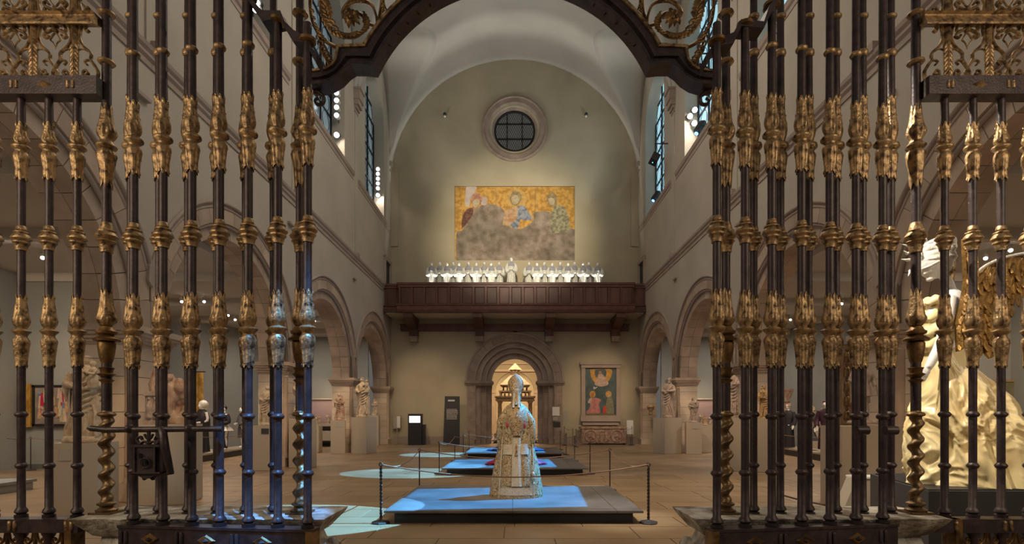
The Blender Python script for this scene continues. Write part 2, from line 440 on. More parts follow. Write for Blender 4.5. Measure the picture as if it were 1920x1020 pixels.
# back wall --------------------------------------------------------
DR, DO, DZ = 1.47, 2.95, 3.88
lp = [(-8.7, 0), (-DO+.1, 0), (-DO+.1, DZ)]+arc(0, DZ, DO-.1, pi, 0, 30)[1:]+[(DO-.1, 0), (8.7, 0), (8.7, 24), (-8.7, 24)]
mt = Matrix(((1, 0, 0, 0), (0, 0, 1, YB+.45), (0, 1, 0, 0), (0, 0, 0, 1)))
OZ = 19.5
WB = struct(link('wall_back', curve_fill('wall_back', [lp, arc(0, OZ, 1.42, 0, 2*pi, 40)[:-1], [(-3.72, 11.35), (3.72, 11.35), (3.72, 15.95), (-3.72, 15.95)]], .9, 'plaster', mt)))
fnb = lambda u, v, t: (u, t, v)
orders = [(2.45, DO, -.06, .3), (2.12, 2.45, .12, .5), (1.80, 2.12, .30, .7), (DR, 1.80, .48, 1.0)]
for oi, (r0, r1, d0, d1) in enumerate(orders):
    N = 15
    for i in range(N):
        a0, a1 = pi*i/N+.0022, pi*(i+1)/N-.0022
        pts = [(r*cos(a), DZ+r*sin(a)) for r, s in ((r0, 1), (r1, -1)) for a in [a0+(a1-a0)*k/2 for k in range(3)][::s]]
        part('voussoir', MB().prism(pts, fnb, YB+d0, YB+d1), 'stone_dark', WB)
    part('arch_roll', MB().tube([((r0+.01)*cos(a), YB+d0+.04, DZ+(r0+.01)*sin(a)) for a in [pi*k/32 for k in range(33)]], .06, 8), 'mould', WB, 50)
    for s in (-1, 1):
        part('jamb_shaft', MB().lathe([(.3, .10), (.4, .08), (.5, .055), (3.4, .055), (3.5, .09), (3.6, .07), (3.68, .12)], 12, s*(r0+.02), YB+d0+.04), 'stone_dark', WB, 40)
        for j in range(9):
            za = .0 if j == 0 else .36+(j-1)*.405; zb = .36 if j == 0 else za+.405
            xa, xb = sorted((s*r0, s*r1))
            part('ashlar_stone', MB().box(xa+.004, xb-.004, YB+d0-(.04 if j == 0 else 0), YB+d1, za+.004, zb-.004), 'stone_dark', WB)
b = MB()
for i in range(20): 
    pts = [(r*cos(a), DZ+r*sin(a)) for r, s in ((DR+.03, 1), (DO-.03, -1)) for a in [pi*i/20, pi*(i+1)/20][::s]]
    b.prism(pts, fnb, YB+.52, YB+.95)
for s in (-1, 1): b.box(*sorted((s*(DR+.03), s*(DO-.03))), YB+.52, YB+.95, 0, DZ)
part('mortar_core', b, 'mortar', WB)
for s in (-1, 1):
    mb = MB()
    for za, zb, e in ((3.6, 3.66, .03), (3.66, 3.74, .08), (3.74, 3.88, .14)):
        mb.box(*sorted((s*(DR-e), s*(DO+e))), YB-.06-e, YB+1.0, za, zb)
    part('impost', mb, 'stone_dark', WB)
part('hood_mould', MB().tube([((DO+.02)*cos(a), YB-.08, DZ+(DO+.02)*sin(a)) for a in [pi*k/40 for k in range(41)]], .06, 8), 'mould', WB, 50)
for x0, x1 in ((-7.6, -3.1), (3.1, 7.6)):
    struct(part('baseboard_back', MB().box(x0, x1, YB-.08, YB+.02, 0, .38).box(x0, x1, YB-.05, YB+.02, .38, .46), 'mould'))
for s in (-1, 1):
    part('wall_strip', MB().box(*sorted((s*7.2, s*7.64)), YB-.08, YB, 12.2, 17.2), 'plaster', WB)
# oculus
ocu = struct(link('window_9', None, None, (0, YB, OZ)))
rows = []
for r, d in ((2.06, .0), (2.06, -.10), (1.93, -.13), (1.88, -.08), (1.62, -.08), (1.55, -.02), (1.44, .10), (1.30, .28), (1.30, .45)):
    rows.append([(r*cos(a), YB+d, OZ+r*sin(a)) for a in [2*pi*k/48 for k in range(48)]])
part('oculus_frame', MB().grid(rows, caps=False), 'stone_dark', ocu, 35)
part('glass', MB().grid([[(1.32*cos(2*pi*k/40), YB+.40, OZ+1.32*sin(2*pi*k/40)) for k in range(40)], [(1.32*cos(2*pi*k/40), YB+.46, OZ+1.32*sin(2*pi*k/40)) for k in range(40)]]), 'glass_o', ocu)
mb = MB()
for s in (-.47, .47):
    h = sqrt(1.28**2-s*s)
    mb.box(s-.035, s+.035, YB+.3, YB+.39, OZ-h, OZ+h); mb.box(-h, h, YB+.3, YB+.39, OZ+s-.035, OZ+s+.035)
mb.tube([(1.22*cos(a), YB+.34, OZ+1.22*sin(a)) for a in [2*pi*k/40 for k in range(41)]], .06, 6)
part('glazing_bars', mb, 'black', ocu)
mb = MB()
for k in range(-8, 9):
    for s in (-1, 1):
        t = k*.28; q = 1.27
        # line z = s*2x + t*... clipped to the circle
        A = 1+4; Bq = 4*s*t*1.0; Cq = t*t-q*q; D = Bq*Bq-4*A*Cq
        if D > 0:
            x1, x2 = (-Bq-sqrt(D))/(2*A), (-Bq+sqrt(D))/(2*A)
            mb.tube([(x1, YB+.38, OZ+2*s*x1+t), (x2, YB+.38, OZ+2*s*x2+t)], .009, 4)
tag(part('lead_cames', mb, 'black', ocu), kind='stuff')

# floor ------------------------------------------------------------
fm = bpy.data.materials.new('floor_far'); fm.use_nodes = True
nt = fm.node_tree; b = nt.nodes['Principled BSDF']; b.inputs['Roughness'].default_value = .42
g = nt.nodes.new('ShaderNodeNewGeometry'); br = nt.nodes.new('ShaderNodeTexBrick'); mp = nt.nodes.new('ShaderNodeMapping')
br.inputs['Scale'].default_value = 1; br.inputs['Brick Width'].default_value = 1.15; br.inputs['Row Height'].default_value = .78
br.inputs['Mortar Size'].default_value = .006; br.inputs['Color1'].default_value = (.30, .20, .115, 1); br.inputs['Color2'].default_value = (.40, .285, .175, 1); br.inputs['Mortar'].default_value = (.10, .065, .04, 1)
nz = nt.nodes.new('ShaderNodeTexNoise'); nz.inputs['Scale'].default_value = .8; mx = nt.nodes.new('ShaderNodeMix'); mx.data_type = 'RGBA'; mx.blend_type = 'MULTIPLY'; mx.inputs[0].default_value = .55
rp = nt.nodes.new('ShaderNodeValToRGB'); rp.color_ramp.elements[0].color = (.6, .58, .55, 1); rp.color_ramp.elements[0].position = .35; rp.color_ramp.elements[1].position = .65
nt.links.new(g.outputs['Position'], br.inputs['Vector']); nt.links.new(g.outputs['Position'], nz.inputs['Vector'])
nt.links.new(nz.outputs['Fac'], rp.inputs['Fac']); nt.links.new(br.outputs['Color'], mx.inputs[6]); nt.links.new(rp.outputs[0], mx.inputs[7]); nt.links.new(mx.outputs[2], b.inputs['Base Color'])
M['floor_far'] = fm
FL = struct(part('floor', MB().box(-18, 18, -3, 56, -.3, -.012), 'mortar'))
part('far_paving', MB().box(-17, 17, 15.20, 55, -.02, 0).box(-17, -7.9, -1, 15.19, -.02, 0).box(7.9, 17, -1, 15.19, -.02, 0), 'floor_far', FL)
y = -.4; ri = 0
while y < 15.0:
    hh = .78; x = -7.9-random.random()*.6*0; 
    while x < 7.9:
        wd = random.choice((1.05, 1.3, 1.6, 1.9)); x1 = min(x+wd, 7.9)
        if 7.9-x1 < .4: x1 = 7.9
        if 7.5 > abs(x) or y > 4:
            g_ = .005
            part('flagstone', MB().add([(x+g_, y+g_, -.02), (x1-g_, y+g_, -.02), (x1-g_, y+hh-g_, -.02), (x+g_, y+hh-g_, -.02), (x+2*g_, y+2*g_, 0), (x1-2*g_, y+2*g_, 0), (x1-2*g_, y+hh-2*g_, 0), (x+2*g_, y+hh-2*g_, 0)],
                [(4,5,6,7),(0,1,5,4),(1,2,6,5),(2,3,7,6),(3,0,4,7)]), 'flag', FL)
        x = x1
    y += hh; ri += 1

# aisles -----------------------------------------------------------
AZ = 6.3
for sd, nm in ((-1, 'left'), (1, 'right')):
    S = lambda a, b: sorted((sd*a, sd*b))
    W = struct(part('%s_aisle_wall' % nm, MB().box(*S(16.0, 16.2), 2.5, 17.3, 0, AZ), 'aisle'))
    part('wall_panel', MB().box(*S(14.5, 14.7), 24.81, 31.0, 0, AZ), 'aisle', W)
    part('wall_panel', MB().box(*S(15.9, 16.1), 17.3, 24.7, 0, AZ), 'aisle', W)
    part('wall_panel', MB().box(*S(14.2, 16.0), 17.2, 17.4, 0, AZ), 'aisle', W)
    part('wall_panel', MB().box(*S(14.5, 16.0), 24.6, 24.8, 0, AZ), 'aisle', W)
    part('wall_panel', MB().box(*S(8.5, 14.6), 30.9, 31.1, 0, AZ), 'aisle', W)
    part('wall_panel', MB().box(*S(8.55, 16.2), 2.4, 2.5, 0, AZ), 'aisle', W)
    part('skirting', MB().box(*S(14.4, 14.5), 24.8, 30.9, 0, .16).box(*S(8.6, 14.5), 30.82, 30.9, 0, .16).box(*S(14.2, 15.9), 17.14, 17.2, 0, .16), 'aisle_dark', W)
    Cc = struct(part('%s_aisle_ceiling' % nm, MB().box(*S(8.57, 16.2), 2.4, 31.1, AZ, AZ+.2), 'aisle_ceil'))
    for yb in (9.5, 13.0, 17.05, 20.8, 24.45, 28.0):
        part('ceiling_beam', MB().box(*S(8.57, 15.9), yb, yb+.35, AZ-.28, AZ-.001), 'aisle_ceil', Cc)
# ================================================================ IRON SCREEN AND GATES
# baluster profile in reference pixels (front bars): y down, radius
REF = [990, 887, 783, 620, 440, 255, 92, -60]
def ymap(anch):
    def f(y):
        for i in range(7):
            if y >= REF[i+1] or i == 6:
                t = (REF[i]-y)/(REF[i]-REF[i+1]); return anch[i]+(anch[i+1]-anch[i])*t
    return f
def bar_meshes(tagname, anch, Y, rs=1.0, rings=(92,), top=-60, knop_only=False):
    s = Y/1000.0; f = ymap(anch); Z = lambda y: (781-f(y))*s+EYE
    def L(rows, seg=36):
        return MB().lathe([(Z(r[0]), r[1]*s*rs, *(r[2:])) for r in rows], seg)
    out = {}
    sh = MB()
    rows = [(990, 13.5), (984, 13.5), (983, 9), (979, 13.6), (975, 12.6), (972, 10.5), (970, 8.6), (900, 8.3), (560, 8.5), (400, 8.6), (188, 8.9), (60, 8.2), (top, 8.0)]
    sh.lathe([(Z(a), b*s*rs) for a, b in rows], 16)
    out['shaft'] = sh.mesh(tagname+'_shaft', 'iron', 40)
    for kq, (yy, r) in enumerate(((887, 12.8), (783, 13.4))):
        rg = MB(); rg.lathe([(Z(yy+6), 8*s*rs), (Z(yy+4), r*.85*s*rs), (Z(yy+1), r*s*rs), (Z(yy-1), r*s*rs), (Z(yy-4), r*.8*s*rs), (Z(yy-6), 8*s*rs)], 18)
        out['ring%d' % kq] = rg.mesh(tagname+'_ring', 'iron', 40)
    for kq, yy in enumerate(rings):
        tr = MB(); tr.lathe([(Z(yy+6), 7.5*s*rs), (Z(yy+4), 11.5*s*rs), (Z(yy+1), 12.8*s*rs), (Z(yy-2), 12.2*s*rs), (Z(yy-4), 9.5*s*rs), (Z(yy-5), 7.5*s*rs)], 18)
        out['gilded_ring%d' % kq] = tr.mesh(tagname+'_gring', 'gold', 40)
    # upper leafy collar
    q = .10
    up = L([(192, 8.6, 0, 6, 0), (186, 10.8, .02, 6, .022), (196, 10, .05), (208, 10.6, .09, 6, .004), (216, 11.6, .10), (224, 13.6, .10, 9), (229, 14.4, .07, 9), (234, 14.6, .07, 9), (240, 13.2, .05, 9), (244, 11.2), (247, 10.4), (249, 9), (251, 17.5), (254, 19), (257, 18.6), (261, 13), (264, 11.4), (267, 13), (271, 14.6, .05, 9), (276, 15.2, .07, 9), (282, 14.4, .09, 6), (290, 12.8, .10), (302, 11.7, .09), (312, 11.0, .08, 6, -.012), (318, 11.2, .05, 6, -.022), (312, 8.6)])
    if True: up = curls(up, Z, s*rs*1.02, ((186, 10.5, 1), (212, 10.8, 1), (288, 13.6, -1), (318, 11, -1)))
    out['gilded_leaf_collar'] = up.mesh(tagname+'_upper', 'gold', 50)
    kn = L([(414, 8.6), (415, 9.6), (422, 11), (425, 9), (427, 15.6), (429, 16), (430, 13.8), (434, 17), (439, 20.2), (441, 20), (445, 15.4), (446, 16.8), (449, 17), (451, 14.5), (455, 12.6), (461, 11.4), (463, 11.2), (463, 8.6)])
    out['gilded_knop'] = kn.mesh(tagname+'_knop', 'gold', 38)
    lo = L([(560, 8.6, 0, 6), (554, 10.6, .02, 6, .022), (565, 10.6, .06), (576, 12, .10, 6, .004), (586, 13.2, .10), (592, 14.8, .07, 9), (598, 16.2, .08, 9), (604, 15.6, .07, 9), (609, 14, .04, 9), (612, 11.4), (615, 11), (617, 15.5), (619, 18.6), (621, 18.4), (625, 13.4), (629, 11), (633, 13), (637, 15.4, .06, 9), (642, 15.8, .07, 9), (650, 14.4, .09, 6), (660, 13.0, .10), (672, 12.0, .09), (681, 11.0, .07, 6, -.012), (687, 10.8, .05, 6, -.022), (681, 8.6)])
    lo = curls(lo, Z, s*rs, ((554, 10.6, 1), (576, 11.6, 1), (656, 14, -1), (687, 10.8, -1)))
    out['lower_collar'] = lo.mesh(tagname+'_lower', 'gold', 50)
    return out
def curls(mb, Z, s, rows):
    for i, (y, r, d) in enumerate(rows):
        for k in range(6):
            a = pi/3*k+(pi/6 if i % 2 else 0)
            c = Vector((cos(a), sin(a), 0))
            z = Z(y)
            pts = [c*(r-1.5)*s+Vector((0, 0, z-d*.018)), c*(r-.4)*s+Vector((0, 0, z-d*.004)), c*(r+1.2)*s+Vector((0, 0, z+d*.005)), c*(r+2.0)*s+Vector((0, 0, z-d*.001))]
            mb.tube(pts, [1.8*s, 2.2*s, 1.4*s, .4*s], 5, flat=.6)
    return mb
def put_bar(me, parent, x, y, name='baluster'):
    o = link(name, me['shaft'], parent, (x, y, 0))
    for k, nm in (('ring0', 'ring'), ('ring1', 'ring'), ('gilded_ring0', 'gilded_ring'), ('gilded_ring1', 'gilded_ring'), ('gilded_leaf_collar', 'gilded_leaf_collar'), ('gilded_knop', 'gilded_knop'), ('lower_collar', 'gilded_leaf_collar')):
        if k in me: link(nm, me[k], o, (x, y, 0))
    return o
YR = 4.02
scr = thing('choir_screen', (0, YR, 0), 'tall fixed screen of dark iron bars with gilded leafy collars and an arched central opening', 'screen')
rear = bar_meshes('rear', [965, 872, 777, 622, 450, 277, 60, -70], YR, .80, (122, 27+32), -60)
side = bar_meshes('side', [970, 873, 777, 622, 448, 277, 180, 168], YR-.03, .78, (), 92)
for xs in ((246, 299, 353, 407, 461, 513), (1413, 1463, 1516, 1567, 1617, 1670)):
    for x in xs: put_bar(rear, scr, P(x, 781, YR).x, YR)
for xs in ((-13, 40, 92, 145), (1771, 1824, 1877, 1930)):
    for x in xs:
        o = put_bar(side, scr, P(x, 781, YR-.03).x, YR-.03)
# big twisted columns
def column_meshes():
    s = YR/1000*.80; Z = lambda y: (781-y)*YR/1000+EYE
    sh = MB().lathe([(Z(776), 10.5*s), (Z(717), 10.5*s), (Z(560), 10*s), (Z(200), 9.8*s), (Z(-70), 9.5*s)], 20)
    rows = []
    tw = MB(); n = 150; seg = 16
    for i in range(n+1):
        y = 940-(940-781)*i/n; e = min(1, i/12, (n-i)/10)
        ph = (940-y)/30.0*2*pi; off = 4.8*e*s
        cx, cy = off*cos(ph), off*sin(ph)
        rows.append([(cx+12.4*s*cos(2*pi*j/seg), cy+12.4*s*sin(2*pi*j/seg), Z(y)) for j in range(seg)])
    tw.grid(rows)
    ba = MB().box(-25*s, 25*s, -25*s, 25*s, Z(966), Z(958))
    ba.lathe([(Z(958), 22*s), (Z(955), 23*s), (Z(952), 17*s), (Z(949), 13*s), (Z(946), 19*s), (Z(943), 20*s), (Z(940), 13*s), (Z(937), 12*s)], 20)
    def L(rows, seg=36): return MB().lathe([(Z(r[0]), r[1]*s, *(r[2:])) for r in rows], seg)
    g1 = L([(782, 10), (780, 17), (777, 19), (774, 17), (772, 11), (769, 10)])
    g2 = L([(720, 10), (717, 11), (713, 16), (710, 9), (706, 13), (702, 20), (699, 12.5), (694, 13), (690, 16), (688, 9), (684, 9), (676, 13), (664, 16), (650, 18), (643, 18), (641, 14), (640, 26), (636, 27), (632, 20), (629, 14), (626, 21), (622, 22), (619, 17), (613, 13)])
    g3 = L([(614, 9), (610, 14), (604, 18, .07, 9), (597, 20, .10, 9), (590, 17, .10, 6), (575, 14.5, .09), (560, 12.5, .06, 6, .01), (548, 12, .05, 6, .03), (556, 10)])
    g4 = L([(475, 10), (474, 12.5), (462, 14.5), (456, 17), (454, 20), (451, 17), (447, 22), (444, 23.5), (437, 18), (434, 19), (432, 15), (426, 13.5), (418, 11), (418, 9.5)])
    g5 = L([(345, 9.8), (347, 12, .05, 6, -.03), (338, 13, .08, 6), (320, 14, .10), (302, 17.5, .10), (292, 19.5, .09, 9), (286, 18, .07, 9), (281, 13), (278, 20), (275, 21.5), (271, 17), (267, 13), (263, 13), (257, 17, .06, 9), (250, 19.5, .10, 9), (243, 18, .10, 9), (232, 14.5, .10, 6), (216, 12, .08, 6), (204, 11, .04, 6, .03), (210, 9.5)])
    g6, g7 = [L([(yy+5, 9), (yy+3, 15), (yy, 18), (yy-3, 17), (yy-5, 9)]) for yy in (118, 27)]
    return [('shaft', sh.mesh('cs', 'iron', 40)), ('twisted_shaft', tw.mesh('ct', 'bronze', 60)), ('base', ba.mesh('cb', 'bronze', 35)), ('collar', g1.mesh('c1', 'bronze', 40)), ('vase', g2.mesh('c2', 'gold_dark', 38)),
        ('gilded_leaf_collar', g3.mesh('c3', 'gold', 50)), ('gilded_knop', g4.mesh('c4', 'gold', 38)), ('gilded_leaf_collar', g5.mesh('c5', 'gold', 50)), ('gilded_ring', g6.mesh('c6', 'gold', 40)), ('gilded_ring', g7.mesh('c7', 'gold', 40))]
cm = column_meshes()
for x in (200, 563, 1361, 1717):
    X = P(x, 781, YR).x
    o = link('twisted_column', cm[0][1], scr, (X, YR, 0))
    for nm, me in cm[1:]: link(nm, me, o, (X, YR, 0))
# opening arch ------------------------------------------------------
def g2(px, py, Y): v = P(px, py, Y); return (v.x, v.z)
def band(path, offs, y0, y1, m, name, parent, close=False):
    """rectangular band along a 2D XZ path; offs=(inner, outer) in metres along the left normal"""
    pts = [Vector(p) for p in path]; n = len(pts); mb = MB(); rows = []
    for i in range(n):
        t = (pts[min(i+1, n-1)]-pts[max(i-1, 0)]).normalized(); nn = Vector((-t.y, t.x))
        a = pts[i]+nn*offs[0]; b = pts[i]+nn*offs[1]
        rows.append([(a.x, y0, a.y), (b.x, y0, b.y), (b.x, y1, b.y), (a.x, y1, a.y)])
    mb.grid(rows); return part(name, mb, m, parent)
ya = YR-.02
cxp, cyp, rp = 960, 246, 282
lowL = [(583, 166), (605, 165), (622, 160), (638, 150), (650, 137), (661, 128), (682, 128), (703, 130)]
uppL = [(583, 146), (602, 144), (617, 141), (629, 134), (636, 123), (641, 101), (666, 100), (690, 99)]
angs = [math.radians(151-k*(151-29)/44) for k in range(45)]
arcp = [(cxp+rp*cos(a), cyp-rp*sin(a)) for a in angs]; arco = [(cxp+(rp+27)*cos(a), cyp-(rp+27)*sin(a)) for a in angs]
lowp = lowL+arcp+[(2*cxp-x, y) for x, y in lowL[::-1]]; uppp = uppL+arco+[(2*cxp-x, y) for x, y in uppL[::-1]]
arch = link('opening_arch', None, scr, (0, ya, 3.9))
def band2(t0, t1, y0, y1, m, name):
    rows = []
    for (lx, ly), (ux, uy) in zip(lowp, uppp):
        a, b = [g2(lx+(ux-lx)*t, ly+(uy-ly)*t, ya) for t in (t0, t1)]
        rows.append([(a[0], y0, a[1]), (b[0], y0, b[1]), (b[0], y1, b[1]), (a[0], y1, a[1])])
    part(name, MB().grid(rows), m, arch)
band2(0, 1, ya-.06, ya+.07, 'iron', 'arch_band'); band2(1, 1.2, ya-.075, ya+.05, 'gold', 'gilded_edge')
band2(.34, .52, ya-.085, ya-.05, 'iron', 'arch_moulding'); band2(-.10, .12, ya-.07, ya+.08, 'iron', 'arch_moulding')
mb = MB()
for i in range(2, 43, 2):
    p = arcp[i]; q = g2(p[0], p[1], ya); c = g2(cxp, cyp, ya)
    d = (Vector(c)-Vector(q)).normalized()
    mb.tube([(q[0], ya-.02, q[1]), (q[0]+d.x*.022, ya-.02, q[1]+d.y*.022), (q[0]+d.x*.04, ya-.03, q[1]+d.y*.04)], [.009, .006, .001], 5)
tag(part('arch_spikes', mb, 'iron', arch), kind='stuff')
# scrollwork in the spandrels
def stroke(mb, pts, wd, Y, tap=(1, 1), dep=1.4, n=6, yoff=0):
    pp = bez([Vector((*g2(x, y, Y), 0)) for x, y in pts], n)
    N = len(pp); rr = [wd*Y/2000*(tap[0]+(tap[1]-tap[0])*i/(N-1)) for i in range(N)]
    mb.tube([(p.x, Y+yoff, p.y) for p in pp], rr, 6, flat=dep)
def leaves(mb, pts, Y, size, side=1, every=1, n=3, yoff=-.015):
    pp = bez([Vector((*g2(x, y, Y), 0)) for x, y in pts], n)
    for i in range(1, len(pp)-1, every):
        t = (pp[i+1]-pp[i-1]).normalized(); nn = Vector((-t.y, t.x, 0))*side; s = size*Y/1000
        a = pp[i]; b = a+nn*s*.7+t*s*.5; c = a+nn*s*1.1+t*s*1.3; d = a+nn*s*.75+t*s*1.9
        mb.tube([(q.x, Y+yoff, q.y) for q in (a, b, c, d)], [s*.35, s*.55, s*.32, s*.06], 5, flat=.5)
def spandrel(mir, parent):
    F = (lambda L_: [(2*cxp-x, y) for x, y in L_]) if mir else (lambda L_: L_)
    Y = YR; sg = -1 if mir else 1
    sc = link('scrollwork', None, parent, (P(660 if not mir else 1260, 60, Y)))
    m1 = MB(); m2 = MB(); m3 = MB()
    stroke(m1, F([(584, -30), (582, 10), (588, 45), (603, 70), (625, 86), (650, 92), (680, 86), (700, 70), (707, 50), (712, 30), (716, 0), (712, -30)]), 6.5, Y)
    stroke(m1, F([(606, -30), (606, 10), (612, 38), (628, 62), (650, 70), (668, 68), (680, 58), (685, 45), (680, 30), (668, 24), (656, 27)]), 6, Y, (.8, 1.1))
    stroke(m1, F([(722, 36), (708, 48), (695, 46), (682, 40), (684, 40)]), 5.5, Y)
    stroke(m1, F([(707, 46), (705, 28), (697, 9), (682, 2), (664, 2), (650, 10), (643, 24), (648, 34)]), 6, Y, (.8, 1.3))
    stroke(m1, F([(596, 55), (603, 85), (614, 110), (626, 128)]), 7, Y, (.5, 1.2))
    stroke(m1, F([(640, 100), (637, 118), (632, 132), (624, 134), (618, 124), (610, 108), (602, 95)]), 6, Y)
    stroke(m1, F([(607, 96), (614, 108), (612, 125), (618, 138)]), 4, Y)
    stroke(m1, F([(724, -20), (720, 5), (730, 30)]), 4, Y); stroke(m1, F([(738, -10), (748, 8), (742, 18)]), 4, Y)
    part('scroll_stem', m1, 'gold_dark', sc, 60)
    leaves(m2, F([(607, -10), (608, 14), (614, 38), (628, 58), (645, 66)]), Y, 7, -sg)
    leaves(m2, F([(614, 30), (630, 62), (650, 72), (668, 70)]), Y, 7, sg*1)
    leaves(m2, F([(582, 10), (588, 45), (600, 68), (612, 84)]), Y, 5, sg)
    leaves(m2, F([(596, 60), (604, 88), (618, 115), (630, 130)]), Y, 6, sg); leaves(m2, F([(596, 60), (604, 88), (618, 115), (630, 130)]), Y, 5, -sg)
    leaves(m2, F([(612, -30), (614, -5), (620, 9), (626, 30)]), Y, 8, -sg)
    leaves(m2, F([(600, -30), (602, 0), (606, 28), (618, 52)]), Y, 7, sg); leaves(m2, F([(668, 66), (682, 56), (686, 44), (680, 32)]), Y, 6, -sg); leaves(m2, F([(625, 84), (650, 92), (676, 88), (698, 70)]), Y, 4, -sg)
    leaves(m2, F([(716, -20), (722, 8), (722, 25)]), Y, 5, -sg); leaves(m2, F([(690, 6), (672, 0), (655, 6)]), Y, 5, sg)
    tag(part('acanthus_leaves', m2, 'gold_dark', sc, 60), kind='stuff')
    c = P(*F([(661, 38)])[0], Y)
    for k in range(10):
        a = 2*pi*k/10; d = Vector((cos(a), 0, sin(a))); e = Vector((-sin(a), 0, cos(a)))
        r = .075 if k % 2 else .060
        m3.tube([c+d*.012+Vector((0, -.03, 0)), c+d*r*.5+Vector((0, -.045, 0)), c+d*r*.85+Vector((0, -.035, 0)), c+d*r+Vector((0, -.012, 0))], [.010, .020, .014, .002], 6, flat=.5)
    m3.ell((c.x, c.y-.035, c.z), (.022, .018, .022), 12, 6)
    part('rosette', m3, 'gold_dark', sc, 60)
for mir in (0, 1): spandrel(mir, scr)
# hinge volutes on the opening jambs
for mir, x0, x1 in ((0, 585, 600), (1, 1335, 1322)):
    mb = MB(); sg = -1 if mir else 1
    stroke(mb, [(x0, 172), (x0+sg*12, 174), (x0+sg*22, 182), (x0+sg*20, 194), (x0+sg*10, 196), (x0+sg*6, 188), (x0+sg*12, 184)], 7, YR, (1.2, .7))
    part('volute', mb, 'iron', arch, 60)
